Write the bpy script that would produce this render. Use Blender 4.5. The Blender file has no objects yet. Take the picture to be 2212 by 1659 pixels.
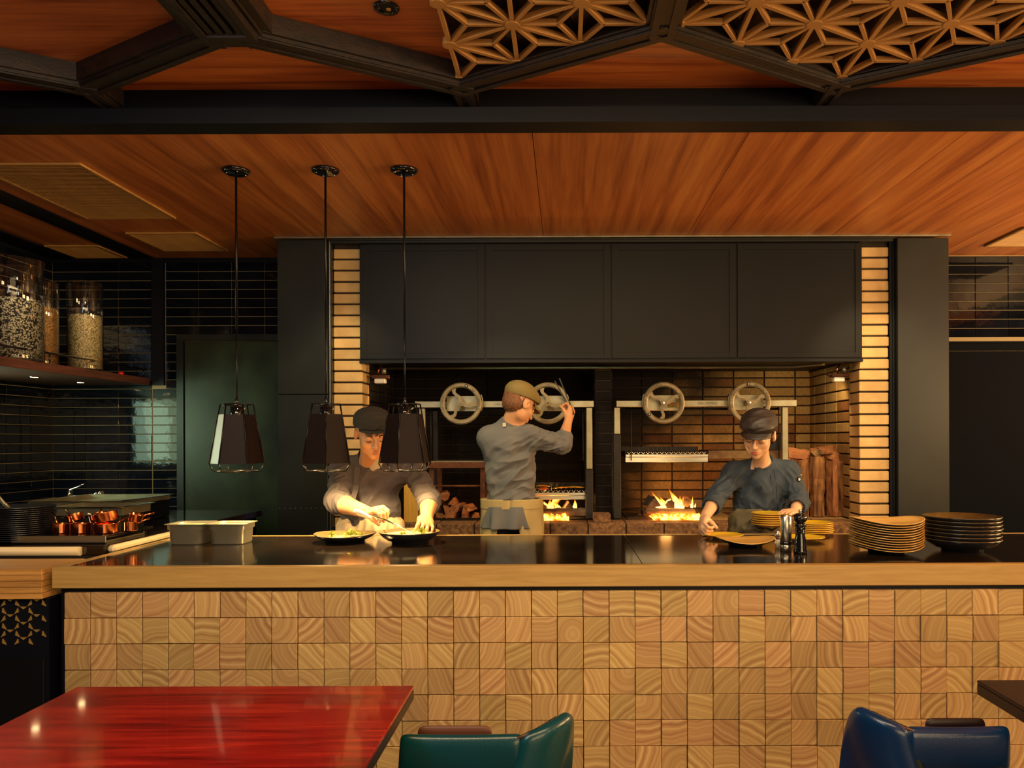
import bpy, bmesh, math, random
import numpy as np
from mathutils import Vector, Matrix, noise, Euler
random.seed(7)
PI=math.pi
scene=bpy.context.scene
col=scene.collection
# ---------------- camera, world, lights, exposure ----------------
CAMZ=1.45
cd=bpy.data.cameras.new('camera'); cam=bpy.data.objects.new('camera',cd); col.objects.link(cam)
cd.sensor_width=36; cd.lens=1700/2212*36; cd.shift_x=-0.0515; cd.shift_y=0.0545; cd.clip_start=0.05
cam.location=(0,0,CAMZ); cam.rotation_euler=(Matrix.Rotation(PI/2,3,'X')@Matrix.Rotation(math.radians(-0.2),3,'Z')).to_euler()
scene.camera=cam
scene.view_settings.view_transform='Standard'; scene.view_settings.look='None'
scene.view_settings.gamma=1; scene.view_settings.use_curve_mapping=False
scene.view_settings.exposure=1.3
w=bpy.data.worlds.new('world'); scene.world=w; w.use_nodes=True
w.node_tree.nodes['Background'].inputs[0].default_value=(0.16,0.22,0.42,1)
w.node_tree.nodes['Background'].inputs[1].default_value=0.035
def light(kind,name,loc,power,color,target=None,size=0.1,size_y=None,spot=60,blend=0.5):
    l=bpy.data.lights.new(name,kind); o=bpy.data.objects.new(name,l); col.objects.link(o)
    o.location=loc; l.energy=power; l.color=color
    if kind=='AREA':
        l.size=size
        if size_y: l.shape='RECTANGLE'; l.size_y=size_y
    elif kind=='SPOT':
        l.shadow_soft_size=size; l.spot_size=math.radians(spot); l.spot_blend=blend
    else: l.shadow_soft_size=size
    if target is not None:
        o.rotation_euler=(Vector(target)-Vector(loc)).to_track_quat('-Z','Y').to_euler()
    return o
WARM=(1.0,0.62,0.24); AMB=(1.0,0.50,0.16)
# dining room behind the camera: added soft warm fill for ceiling and counter front
light('AREA','dining_room_fill',(2.3,-2.6,1.4),44,(1.0,0.68,0.33),(0.9,4,1.9),3.6,1.6)
light('AREA','column_sheen_fill',(5.2,-1.6,2.3),12,(1.0,0.86,0.6),(2.3,5,1.6),0.45,0.7)  # unseen light added to put a sheen on the right column
light('AREA','right_side_glow',(5.3,4.15,1.75),62,(1.0,0.60,0.24),(-0.5,4.3,2.85),1.2,0.7)
light('AREA','right_side_glow',(5.3,1.9,1.9),60,(1.0,0.58,0.22),(-0.3,2.3,2.95),1.4,0.6)
# recessed spots washing the counter front
light('AREA','counter_front_wash',(-0.2,0.9,2.85),27,(1.0,0.70,0.34),(-0.1,3.1,0.55),3.2,0.3)
# kitchen aisle spots
for i,(x,y,p,tx,ty,tz) in enumerate(((-0.60,4.0,38,-0.33,5.0,1.42),(1.5,3.9,12,1.35,5.0,1.2),(-1.1,3.3,10,-1.1,4.4,1.3),(1.30,3.0,40,1.20,4.1,1.15))):
    light('SPOT','aisle_spot',(x,y,2.79),p,(1.0,0.78,0.42),(tx,ty,tz),0.05,spot=58,blend=0.6)
# lamps under the hood
light('SPOT','hood_lamp_light',(1.82,5.45,1.90),6,(1.0,0.66,0.28),(1.65,6.3,1.05),0.03,spot=130,blend=0.5)
light('SPOT','hood_lamp_light',(-1.22,5.45,1.90),2.2,(1.0,0.62,0.24),(-1.3,5.9,1.0),0.03,spot=120,blend=0.5)
# pillar washes
light('SPOT','pillar_spot',(2.05,4.1,2.79),46,(1.0,0.74,0.36),(2.1,5.31,1.75),0.04,spot=46,blend=0.8)
light('SPOT','pillar_spot',(-1.45,4.35,2.79),22,(1.0,0.74,0.36),(-1.5,5.31,1.75),0.04,spot=46,blend=0.8)
light('SPOT','jar_spot',(-2.2,3.7,2.79),26,(1.0,0.76,0.44),(-3.2,4.8,2.15),0.04,spot=50,blend=0.8)
light('SPOT','side_station_spot',(-2.3,3.2,2.79),14,(1.0,0.72,0.36),(-2.5,3.9,1.0),0.04,spot=50,blend=0.8)
# greenish daylight through the window in the left wall, blue-white from the dining side
light('AREA','window_daylight',(-3.74,4.45,1.55),3.6,(0.74,1.0,0.58),(-1.9,5.8,1.3),0.7,0.6)
light('AREA','chair_daylight',(-1.6,0.2,2.6),9,(0.75,0.9,1.0),(0.2,2.3,0.6),0.9,0.9)
# fires
for x,p in ((-0.10,4),(0.74,6)):
    light('POINT','fire_light',(x,5.76,1.02),p,(1.0,0.42,0.10),None,0.05)

# ---------------- helpers ----------------
def V(*a): return Vector(a)
def P(px,py,d): return Vector(((px-1220)*d/1700, d, CAMZ-(py-950)*d/1700))   # a spot on the photo at depth d -> a place in the room
ORI={}
def finish(name,verts,faces,mat,parent=None,origin=None,smooth=False,mats=None,mi=None,label=None):
    if parent is not None: o0=ORI[parent]
    elif origin is not None: o0=Vector(origin)
    else: o0=Vector((0,0,0))
    me=bpy.data.meshes.new(name)
    vv=np.asarray([tuple(v) for v in verts] if not isinstance(verts,np.ndarray) else verts,dtype=np.float64)-np.array(o0)
    if isinstance(faces,np.ndarray):
        me.vertices.add(len(vv)); me.vertices.foreach_set('co',vv.ravel())
        k=faces.shape[1]; me.loops.add(faces.size); me.loops.foreach_set('vertex_index',faces.ravel().astype(np.int32))
        me.polygons.add(len(faces)); me.polygons.foreach_set('loop_start',np.arange(0,faces.size,k,dtype=np.int32))
        me.update(calc_edges=True)
    else:
        me.from_pydata([tuple(v) for v in vv],[],faces); me.update()
    if smooth is True: me.polygons.foreach_set('use_smooth',[True]*len(me.polygons))
    elif isinstance(smooth,(list,np.ndarray)): me.polygons.foreach_set('use_smooth',smooth)
    for m in (mats or [mat]): me.materials.append(m)
    if mi is not None: me.polygons.foreach_set('material_index',np.asarray(mi,dtype=np.int32))
    o=bpy.data.objects.new(name,me); col.objects.link(o)
    if parent is not None: o.parent=parent
    else: o.location=o0
    ORI[o]=o0
    if label: o['label']=label
    return o
def tag(o,label=None,cat=None,group=None,kind=None):
    if label: o['label']=label
    if cat: o['category']=cat
    if group: o['group']=group
    if kind: o['kind']=kind
    return o
def thing(name,label,cat,loc=(0,0,0),group=None,kind=None):
    o=bpy.data.objects.new(name,None); col.objects.link(o); o.location=loc; o.empty_display_size=0.05
    ORI[o]=Vector(loc); return tag(o,label,cat,group,kind)
def dup(o,loc=None,rot=None,label=None,parent=None,group=None):
    c=o.copy(); col.objects.link(c); ORI[c]=ORI[o]
    if parent is not None: c.parent=parent
    if loc is not None: c.location=loc; ORI[c]=Vector(loc)
    if rot is not None: c.rotation_euler=rot
    if label: c['label']=label
    if group: c['group']=group
    for ch in list(o.children): dup(ch,parent=c)
    return c
def basis(d):
    d=Vector(d).normalized(); a=Vector((0,0,1)) if abs(d.z)<0.9 else Vector((1,0,0))
    u=d.cross(a).normalized(); return u,d.cross(u).normalized()
class MB:
    def __init__(s): s.v=[]; s.f=[]; s.sm=[]
    def add(s,vs,fs,sm=False):
        b=len(s.v); s.v+=[Vector(v) for v in vs]; s.f+=[tuple(i+b for i in f) for f in fs]; s.sm+=[sm]*len(fs); return s
    def box(s,lo,hi,ch=0.0,M=None):
        x0,y0,z0=lo; x1,y1,z1=hi
        if ch<=0:
            vs=[(x,y,z) for x in (x0,x1) for y in (y0,y1) for z in (z0,z1)]
            fs=[(0,1,3,2),(4,6,7,5),(0,4,5,1),(2,3,7,6),(0,2,6,4),(1,5,7,3)]
        else:
            bm=bmesh.new(); g=bmesh.ops.create_cube(bm,size=1)
            for v in bm.verts: v.co=Vector(((x0+x1)/2+v.co.x*(x1-x0),(y0+y1)/2+v.co.y*(y1-y0),(z0+z1)/2+v.co.z*(z1-z0)))
            bmesh.ops.bevel(bm,geom=list(bm.edges),offset=ch,segments=1,affect='EDGES',profile=0.5)
            bm.verts.index_update(); vs=[v.co.copy() for v in bm.verts]; fs=[tuple(v.index for v in f.verts) for f in bm.faces]; bm.free()
        if M is not None: vs=[M@Vector(v) for v in vs]
        return s.add(vs,fs)
    def obox(s,c,size,M=None,ch=0.0):
        h=[q/2 for q in size]; T=Matrix.Translation(Vector(c))@(M.to_4x4() if M is not None else Matrix())
        return s.box((-h[0],-h[1],-h[2]),tuple(h),ch,T)
    def bar(s,a,b,wd,th,up=(0,0,1),ch=0):
        a=Vector(a); b=Vector(b); d=(b-a); L=d.length; d.normalize(); up=Vector(up); sd=d.cross(up).normalized(); u=sd.cross(d).normalized()
        M=Matrix((sd,d,u)).transposed().to_4x4(); M.translation=(a+b)/2
        return s.box((-wd/2,-L/2,-th/2),(wd/2,L/2,th/2),ch,M)
    def cyl(s,a,b,r0,r1=None,n=16,caps=True,sm=True):
        r1=r0 if r1 is None else r1; a=Vector(a); b=Vector(b); u,v=basis(b-a)
        vs=[]; fs=[]
        for c,r in ((a,r0),(b,r1)):
            for i in range(n):
                t=2*PI*i/n; vs.append(c+(u*math.cos(t)+v*math.sin(t))*r)
        s.add(vs,[(i,(i+1)%n,n+(i+1)%n,n+i) for i in range(n)],sm)
        if caps: s.add(vs[:n],[tuple(range(n))[::-1]]); s.add(vs[n:],[tuple(range(n))])
        return s
    def tube(s,path,r,n=8,closed=False,caps=True):
        path=[Vector(p) for p in path]; m=len(path); vs=[]; rr=r if isinstance(r,(list,tuple)) else [r]*m
        pu=None
        for i,p in enumerate(path):
            if closed: d=path[(i+1)%m]-path[i-1]
            else: d=path[min(i+1,m-1)]-path[max(i-1,0)]
            d.normalize()
            if pu is None: pu,_=basis(d)
            pu=(pu-d*pu.dot(d)).normalized(); v=d.cross(pu)
            for k in range(n):
                t=2*PI*k/n; vs.append(p+(pu*math.cos(t)+v*math.sin(t))*rr[i])
        fs=[]
        for i in range(m if closed else m-1):
            for k in range(n):
                a=i*n+k; b=i*n+(k+1)%n; j=(i+1)%m
                fs.append((a,b,j*n+(k+1)%n,j*n+k))
        s.add(vs,fs,True)
        if caps and not closed: s.add(vs[:n],[tuple(range(n))[::-1]]); s.add(vs[-n:],[tuple(range(n))])
        return s
    def lathe(s,prof,c=(0,0,0),n=32,wob=None,M=None):
        c=Vector(c); vs=[]; m=len(prof)
        for r,z in prof:
            for k in range(n):
                t=2*PI*k/n; dz=wob(r,t) if wob else 0
                p=Vector((r*math.cos(t),r*math.sin(t),z+dz))
                vs.append((M@p if M is not None else p)+c)
        fs=[]
        for i in range(m-1):
            for k in range(n):
                a=i*n+k; b=i*n+(k+1)%n; fs.append((a,b,b+n,a+n))
        s.add(vs,fs,True)
        if prof[0][0]>1e-6: s.add(vs[:n],[tuple(range(n))[::-1]],True)
        if prof[-1][0]>1e-6: s.add(vs[-n:],[tuple(range(n))],True)
        return s
    def prism(s,poly,a,b,M=None):   # poly in xz plane at y=a..b
        n=len(poly); vs=[Vector((x,a,z)) for x,z in poly]+[Vector((x,b,z)) for x,z in poly]
        if M is not None: vs=[M@v for v in vs]
        return s.add(vs,[tuple(range(n)),tuple(range(2*n-1,n-1,-1))]+[(i,i+n,(i+1)%n+n,(i+1)%n) for i in range(n)])
    def build(s,name,mat,parent=None,origin=None,label=None,smooth=None):
        sm=s.sm if smooth is None else [smooth]*len(s.f)
        o=finish(name,s.v,s.f,mat,parent,origin,sm,label=label)
        bm=bmesh.new(); bm.from_mesh(o.data); bmesh.ops.remove_doubles(bm,verts=bm.verts,dist=1e-6); bmesh.ops.recalc_face_normals(bm,faces=bm.faces); bm.to_mesh(o.data); bm.free()
        return o
# ---------------- materials ----------------
class NT:
    def __init__(s,name):
        s.m=bpy.data.materials.new(name); s.m.use_nodes=True; s.t=s.m.node_tree; s.b=s.t.nodes['Principled BSDF']; s.out=s.t.nodes['Material Output']
    def n(s,typ,**kw):
        nd=s.t.nodes.new(typ)
        for k,v in kw.items():
            if k in nd.inputs: nd.inputs[k].default_value=v
            else: setattr(nd,k,v)
        return nd
    def l(s,a,b): s.t.links.new(a,b)
def c4(c): return (c[0],c[1],c[2],1)
def srgb(r,g,b):
    f=lambda u:(u/255/12.92) if u/255<=0.04045 else ((u/255+0.055)/1.055)**2.4
    return (f(r),f(g),f(b))
def mat(name,color,rough=0.5,metal=0.0,var=None,vs=8.0,bump=0.0,bs=60.0,coat=0.0,stretch=(1,1,1),emit=None,es=0,spec=None,objvar=0,rvar=0,detail=4):
    t=NT(name); b=t.b
    b.inputs['Base Color'].default_value=c4(color); b.inputs['Roughness'].default_value=rough; b.inputs['Metallic'].default_value=metal
    if coat: b.inputs['Coat Weight'].default_value=coat; b.inputs['Coat Roughness'].default_value=0.08
    if spec is not None: b.inputs['Specular IOR Level'].default_value=spec
    if emit: b.inputs['Emission Color'].default_value=c4(emit); b.inputs['Emission Strength'].default_value=es
    if var or bump or objvar or rvar:
        tc=t.n('ShaderNodeTexCoord'); mp=t.n('ShaderNodeMapping'); mp.inputs['Scale'].default_value=stretch; t.l(tc.outputs['Object'],mp.inputs[0])
        if objvar:
            oi=t.n('ShaderNodeObjectInfo'); vm=t.n('ShaderNodeVectorMath',operation='ADD'); sc=t.n('ShaderNodeMath',operation='MULTIPLY'); sc.inputs[1].default_value=37.0
            t.l(oi.outputs['Random'],sc.inputs[0]); t.l(mp.outputs[0],vm.inputs[0]); t.l(sc.outputs[0],vm.inputs[1]); src=vm.outputs[0]
        else: src=mp.outputs[0]
        cur=None
        if var:
            nz=t.n('ShaderNodeTexNoise'); nz.inputs['Scale'].default_value=vs; nz.inputs['Detail'].default_value=detail; t.l(src,nz.inputs['Vector'])
            cr=t.n('ShaderNodeValToRGB'); cr.color_ramp.elements[0].position=0.32; cr.color_ramp.elements[1].position=0.68
            cr.color_ramp.elements[0].color=c4(color); cr.color_ramp.elements[1].color=c4(var); t.l(nz.outputs[0],cr.inputs[0]); cur=cr.outputs[0]
            if rvar:
                mr=t.n('ShaderNodeMapRange'); mr.inputs[3].default_value=max(0,rough-rvar); mr.inputs[4].default_value=rough+rvar; t.l(nz.outputs[0],mr.inputs[0]); t.l(mr.outputs[0],b.inputs['Roughness'])
        if objvar:
            hs=t.n('ShaderNodeHueSaturation'); mr=t.n('ShaderNodeMapRange'); mr.inputs[3].default_value=1-objvar; mr.inputs[4].default_value=1+objvar
            t.l(oi.outputs['Random'],mr.inputs[0]); t.l(mr.outputs[0],hs.inputs['Value'])
            if cur is None: hs.inputs['Color'].default_value=c4(color)
            else: t.l(cur,hs.inputs['Color'])
            cur=hs.outputs[0]
        if cur is not None: t.l(cur,b.inputs['Base Color'])
        if bump:
            n2=t.n('ShaderNodeTexNoise'); n2.inputs['Scale'].default_value=bs; n2.inputs['Detail'].default_value=3; t.l(src,n2.inputs['Vector'])
            bp=t.n('ShaderNodeBump'); bp.inputs['Strength'].default_value=bump; bp.inputs['Distance'].default_value=0.01; t.l(n2.outputs[0],bp.inputs['Height']); t.l(bp.outputs[0],b.inputs['Normal'])
    return t.m
def wood(name,c1,c2,c3=None,along=(1,14,14),sc=1.6,rough=0.4,coat=0.0,bump=0.1,objvar=0,dist=1.2,fine=5):
    t=NT(name); b=t.b; b.inputs['Roughness'].default_value=rough
    if coat: b.inputs['Coat Weight'].default_value=coat; b.inputs['Coat Roughness'].default_value=0.06
    tc=t.n('ShaderNodeTexCoord'); mp=t.n('ShaderNodeMapping'); mp.inputs['Scale'].default_value=along; t.l(tc.outputs['Object'],mp.inputs[0]); src=mp.outputs[0]
    if objvar:
        oi=t.n('ShaderNodeObjectInfo'); sc_=t.n('ShaderNodeMath',operation='MULTIPLY'); sc_.inputs[1].default_value=51.0; t.l(oi.outputs['Random'],sc_.inputs[0])
        vm=t.n('ShaderNodeVectorMath',operation='ADD'); t.l(src,vm.inputs[0]); t.l(sc_.outputs[0],vm.inputs[1]); src=vm.outputs[0]
    n1=t.n('ShaderNodeTexNoise'); n1.inputs['Scale'].default_value=sc; n1.inputs['Detail'].default_value=6; n1.inputs['Distortion'].default_value=dist; t.l(src,n1.inputs['Vector'])
    n2=t.n('ShaderNodeTexNoise'); n2.inputs['Scale'].default_value=sc*fine; n2.inputs['Detail'].default_value=5; t.l(src,n2.inputs['Vector'])
    ad=t.n('ShaderNodeMath',operation='MULTIPLY_ADD'); ad.inputs[1].default_value=0.45; t.l(n2.outputs[0],ad.inputs[0]); t.l(n1.outputs[0],ad.inputs[2])
    cr=t.n('ShaderNodeValToRGB'); e=cr.color_ramp.elements; e[0].position=0.5; e[0].color=c4(c1); e[1].position=0.95; e[1].color=c4(c3 or c2)
    if c3: m=e.new(0.72); m.color=c4(c2)
    t.l(ad.outputs[0],cr.inputs[0]); cur=cr.outputs[0]
    if objvar:
        hs=t.n('ShaderNodeHueSaturation'); mr=t.n('ShaderNodeMapRange'); mr.inputs[3].default_value=1-objvar; mr.inputs[4].default_value=1+objvar
        t.l(oi.outputs['Random'],mr.inputs[0]); t.l(mr.outputs[0],hs.inputs['Value']); t.l(cur,hs.inputs['Color']); cur=hs.outputs[0]
    t.l(cur,b.inputs['Base Color'])
    if bump:
        bp=t.n('ShaderNodeBump'); bp.inputs['Strength'].default_value=bump; bp.inputs['Distance'].default_value=0.005; t.l(n2.outputs[0],bp.inputs['Height']); t.l(bp.outputs[0],b.inputs['Normal'])
    return t.m
M={}
M['ceil']=wood('ceiling_wood',(0.27,0.070,0.018),(0.46,0.145,0.034),(0.60,0.23,0.06),along=(9,0.35,9),sc=1.4,rough=0.42,bump=0.03,objvar=0.06,dist=0.5)
M['ceil_up']=wood('upper_ceiling_wood',(0.26,0.055,0.014),(0.50,0.13,0.030),(0.66,0.22,0.05),along=(0.5,9,9),sc=1.5,rough=0.4,bump=0.04)
M['beam']=wood('dark_beam_wood',(0.004,0.003,0.004),(0.022,0.010,0.007),along=(1,12,12),sc=2,rough=0.5,bump=0.2)
M['black']=mat('black_paint',(0.003,0.004,0.009),0.5,spec=0.25)
M['steelblack']=mat('blackened_steel',(0.011,0.012,0.012),0.36,0.15,var=(0.015,0.017,0.016),vs=3,bump=0.03,bs=9,rvar=0.08,spec=0.4)
M['hood']=mat('hood_black_steel',(0.0045,0.0052,0.0075),0.42,0.0,var=(0.0065,0.007,0.0085),vs=2,bump=0.015,bs=6,spec=0.2)
M['doorm']=mat('dark_green_door_steel',(0.007,0.009,0.005),0.36,0.1,var=(0.022,0.032,0.010),vs=5,bump=0.04,bs=14,rvar=0.1)
M['kumiko']=wood('lattice_wood',(0.36,0.17,0.05),(0.48,0.25,0.08),along=(1,10,10),sc=4,rough=0.5,bump=0.05)
M['tile']=mat('glazed_black_tile',(0.002,0.003,0.007),0.06,0,var=(0.004,0.006,0.012),vs=6,bump=0.07,bs=14,objvar=0.3,spec=0.26)
M['grout']=mat('tile_grout',(0.30,0.24,0.14),0.8)
M['mortar']=mat('dark_mortar',(0.020,0.012,0.008),0.9)
M['brick']=mat('cream_brick',(0.62,0.42,0.19),0.75,var=(0.50,0.32,0.13),vs=9,bump=0.25,bs=80,objvar=0.10)
def hearth_brick():
    t=NT('sooty_hearth_brick'); b=t.b; b.inputs['Specular IOR Level'].default_value=0.2; b.inputs['Roughness'].default_value=0.75
    g=t.n('ShaderNodeNewGeometry'); sx=t.n('ShaderNodeSeparateXYZ'); t.l(g.outputs['Position'],sx.inputs[0])
    nz=t.n('ShaderNodeTexNoise'); nz.inputs['Scale'].default_value=3.5; nz.inputs['Detail'].default_value=5; t.l(g.outputs['Position'],nz.inputs['Vector'])
    # soot stain climbs the wall above both fires, clean to the right
    a=t.n('ShaderNodeMath',operation='MULTIPLY_ADD'); a.inputs[1].default_value=0.55; t.l(sx.outputs['Z'],a.inputs[0]); a.inputs[2].default_value=-0.60
    s1=t.n('ShaderNodeMath',operation='SUBTRACT'); t.l(sx.outputs['X'],s1.inputs[0]); t.l(a.outputs[0],s1.inputs[1])
    s2=t.n('ShaderNodeMath',operation='MULTIPLY_ADD'); t.l(nz.outputs[0],s2.inputs[0]); s2.inputs[1].default_value=0.9; s2.inputs[2].default_value=-0.45
    s3=t.n('ShaderNodeMath',operation='ADD'); t.l(s1.outputs[0],s3.inputs[0]); t.l(s2.outputs[0],s3.inputs[1])
    mr=t.n('ShaderNodeMapRange'); mr.interpolation_type='SMOOTHSTEP'; mr.inputs[1].default_value=0.40; mr.inputs[2].default_value=1.25; t.l(s3.outputs[0],mr.inputs[0])
    oi=t.n('ShaderNodeObjectInfo'); cr=t.n('ShaderNodeValToRGB'); e=cr.color_ramp.elements; e[0].color=c4((0.20,0.075,0.03)); e[1].color=c4((0.50,0.33,0.13)); m=e.new(0.3); m.color=c4((0.38,0.22,0.08)); t.l(oi.outputs['Random'],cr.inputs[0])
    n2=t.n('ShaderNodeTexNoise'); n2.inputs['Scale'].default_value=45; t.l(g.outputs['Position'],n2.inputs['Vector'])
    mx0=t.n('ShaderNodeMixRGB',blend_type='MULTIPLY'); mx0.inputs[0].default_value=0.6; t.l(cr.outputs[0],mx0.inputs[1]); t.l(n2.outputs[0],mx0.inputs[2])
    mx=t.n('ShaderNodeMixRGB'); mx.inputs[1].default_value=c4((0.007,0.0045,0.004)); t.l(mr.outputs[0],mx.inputs[0]); t.l(mx0.outputs[0],mx.inputs[2]); t.l(mx.outputs[0],b.inputs['Base Color'])
    bp=t.n('ShaderNodeBump'); bp.inputs['Strength'].default_value=0.3; bp.inputs['Distance'].default_value=0.01; t.l(n2.outputs[0],bp.inputs['Height']); t.l(bp.outputs[0],b.inputs['Normal'])
    return t.m
M['hbrick']=hearth_brick()
M['paver']=mat('hearth_edge_brick',(0.07,0.028,0.014),0.85,var=(0.26,0.13,0.05),vs=38,bump=0.4,bs=70,objvar=0.15)
M['steel']=mat('brushed_steel',(0.62,0.60,0.52),0.32,1.0,var=(0.50,0.49,0.43),vs=5,bump=0.02,bs=60,stretch=(1,1,20))
M['steel_worn']=mat('worn_steel',(0.36,0.34,0.25),0.42,0.8,var=(0.26,0.23,0.15),vs=9,bump=0.05,bs=40)
M['cast']=mat('cast_metal_wheel',(0.30,0.25,0.16),0.5,0.6,var=(0.20,0.15,0.08),vs=14,bump=0.1,bs=90)
M['iron']=mat('black_iron',(0.008,0.008,0.009),0.6,0.2,var=(0.016,0.012,0.010),vs=12,bump=0.2,bs=60)
M['rust']=mat('rusty_iron',(0.07,0.022,0.012),0.65,0.4,var=(0.16,0.055,0.02),vs=14,bump=0.3,bs=60)
M['dullsteel']=mat('stained_steel',(0.22,0.14,0.06),0.5,0.7,var=(0.12,0.06,0.03),vs=14,bump=0.1,bs=50)
M['pansteel']=mat('food_pan_steel',(0.50,0.48,0.38),0.36,0.75,var=(0.42,0.40,0.32),vs=5,bump=0.02,bs=40)
M['door2']=mat('matt_black_door',(0.003,0.004,0.008),0.7,spec=0.04)
M['inner']=mat('dark_inner_leather',(0.006,0.012,0.014),0.35)
M['chrome']=mat('chrome',(0.75,0.74,0.70),0.12,1.0)
M['copper']=mat('polished_copper',(0.86,0.30,0.12),0.18,1.0,var=(0.72,0.22,0.08),vs=12)
M['gloss']=mat('gloss_black',(0.006,0.006,0.008),0.08,0,coat=0.5)
M['stone']=mat('black_stone_worktop',(0.010,0.007,0.006),0.10,0,var=(0.020,0.012,0.008),vs=4,bump=0.012,bs=5,spec=0.8,rvar=0.04)
M['oak']=wood('pale_edge_wood',(0.40,0.24,0.07),(0.52,0.33,0.11),along=(1,16,16),sc=2.5,rough=0.42,bump=0.06)
M['block']=wood('laminated_block_wood',(0.40,0.18,0.05),(0.60,0.32,0.09),along=(1,16,16),sc=2.5,rough=0.4,bump=0.1,objvar=0.15)
M['red']=wood('red_lacquered_wood',(0.10,0.003,0.003),(0.26,0.008,0.006),(0.40,0.02,0.010),along=(0.7,10,10),sc=2.2,rough=0.22,coat=0.7,bump=0.02)
M['darkwood']=wood('very_dark_wood',(0.010,0.005,0.007),(0.020,0.008,0.010),along=(1,12,12),sc=2,rough=0.4,bump=0.03)
M['teal']=mat('teal_leather',(0.001,0.040,0.054),0.30,0,var=(0.002,0.052,0.066),vs=4,bump=0.06,bs=180,coat=0.2)
M['blue']=mat('blue_leather',(0.0015,0.022,0.085),0.28,0,var=(0.002,0.03,0.11),vs=4,bump=0.06,bs=180,coat=0.2)
M['piping']=mat('brown_piping',(0.10,0.03,0.012),0.5)
M['shelf']=wood('shelf_wood',(0.05,0.018,0.012),(0.11,0.035,0.02),along=(12,1,12),sc=2,rough=0.5,bump=0.1)
M['white']=mat('cream_edge',(0.62,0.52,0.34),0.35)
M['floorm']=wood('floor_wood',(0.05,0.025,0.014),(0.10,0.05,0.025),along=(1,8,8),sc=2,rough=0.4)
M['wallm']=mat('dark_plaster',(0.05,0.04,0.035),0.8)
M['lamppanel']=mat('pendant_dark_panel',(0.012,0.0065,0.007),0.5,0.0,spec=0.15)
M['lampglare']=mat('pendant_glare_panel',(0.92,0.92,0.84),0.35)  # bright reflection on one shade panel, painted as its base colour
M['wire']=mat('pendant_wire',(0.020,0.018,0.020),0.3,0.8)
M['lampinner']=mat('pendant_inner',(0.8,0.6,0.3),0.5)
M['bulb']=mat('lamp_glow',(1,0.8,0.4),0.5,emit=(1.0,0.66,0.26),es=40)
M['spotglow']=mat('spot_glow',(1,0.8,0.4),0.5,emit=(1.0,0.70,0.32),es=14)
M['skin']=mat('skin',(0.56,0.27,0.13),0.48,var=(0.60,0.30,0.15),vs=12,bump=0.02,bs=150)
M['skinfair']=mat('fair_skin',(0.70,0.40,0.24),0.48,var=(0.74,0.43,0.26),vs=12,bump=0.02,bs=150)
M['lip']=mat('lips',(0.42,0.15,0.09),0.4)
M['lipred']=mat('red_lips',(0.52,0.13,0.10),0.35)
M['hair']=mat('black_hair',(0.012,0.008,0.006),0.5,bump=0.5,bs=40,stretch=(8,8,1))
M['hairbrown']=mat('brown_hair',(0.10,0.035,0.012),0.5,var=(0.24,0.09,0.03),vs=30,bump=0.7,bs=50,stretch=(5,5,1))
def fabric(name,c1,c2): return mat(name,c1,0.85,var=c2,vs=7,bump=0.12,bs=420)
M['jk1']=fabric('taupe_jacket_cloth',(0.080,0.066,0.072),(0.100,0.082,0.086))
M['jk2']=fabric('grey_jacket_cloth',(0.125,0.125,0.130),(0.158,0.154,0.152))
M['jk3']=fabric('slate_jacket_cloth',(0.024,0.038,0.062),(0.034,0.050,0.074))
M['apron1']=fabric('cream_apron_cloth',(0.46,0.34,0.22),(0.54,0.40,0.26))
M['apron2']=fabric('khaki_apron_cloth',(0.42,0.31,0.13),(0.48,0.36,0.16))
M['apron3']=fabric('olive_apron_cloth',(0.11,0.09,0.05),(0.16,0.13,0.07))
M['trouser']=fabric('black_trouser_cloth',(0.012,0.012,0.016),(0.02,0.02,0.024))
M['cap1']=fabric('dark_brown_cap_cloth',(0.016,0.012,0.010),(0.024,0.018,0.014))
M['cap2']=fabric('olive_cap_cloth',(0.17,0.12,0.035),(0.21,0.15,0.05))
M['cap3']=fabric('black_leather_cap',(0.016,0.011,0.011),(0.040,0.026,0.022)); M['cap3'].node_tree.nodes['Principled BSDF'].inputs['Roughness'].default_value=0.5
M['tee']=mat('cream_undershirt',(0.6,0.52,0.38),0.8)
M['yellow']=mat('yellow_glaze',(0.72,0.46,0.015),0.25,coat=0.4)
M['tan']=mat('tan_glaze',(0.66,0.37,0.09),0.30,var=(0.60,0.32,0.07),vs=12,coat=0.3)
M['blackglaze']=mat('black_glaze',(0.010,0.011,0.016),0.25,coat=0.3)
M['bronze']=mat('bronze_glaze',(0.16,0.10,0.03),0.30,0.3,var=(0.10,0.06,0.02),vs=30)
M['platedark']=mat('dark_stoneware',(0.10,0.065,0.025),0.4,var=(0.13,0.09,0.035),vs=20)
M['cream']=mat('cream_sauce',(0.80,0.62,0.26),0.35)
M['green']=mat('salad_leaf',(0.22,0.30,0.02),0.45,var=(0.40,0.42,0.05),vs=60)
M['plastic']=mat('frosted_plastic',(0.62,0.60,0.55),0.25)
M['bark']=mat('log_bark',(0.06,0.018,0.008),0.85,var=(0.40,0.18,0.06),vs=5,bump=1.0,bs=9,stretch=(0.9,6,6),objvar=0.2)
M['splitwood']=wood('split_log_wood',(0.15,0.045,0.016),(0.36,0.14,0.05),along=(1.2,10,10),sc=3,rough=0.8,bump=0.5,objvar=0.25)
M['char']=mat('charred_log',(0.02,0.012,0.010),0.85,var=(0.12,0.08,0.05),vs=10,bump=0.6,bs=30)
M['palelog']=mat('half_burnt_log',(0.03,0.015,0.010),0.85,var=(0.42,0.26,0.10),vs=6,bump=0.5,bs=30,stretch=(1,3,3))
M['board']=wood('yellow_board',(0.50,0.26,0.04),(0.66,0.38,0.07),along=(12,12,1),sc=2,rough=0.5)
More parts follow.
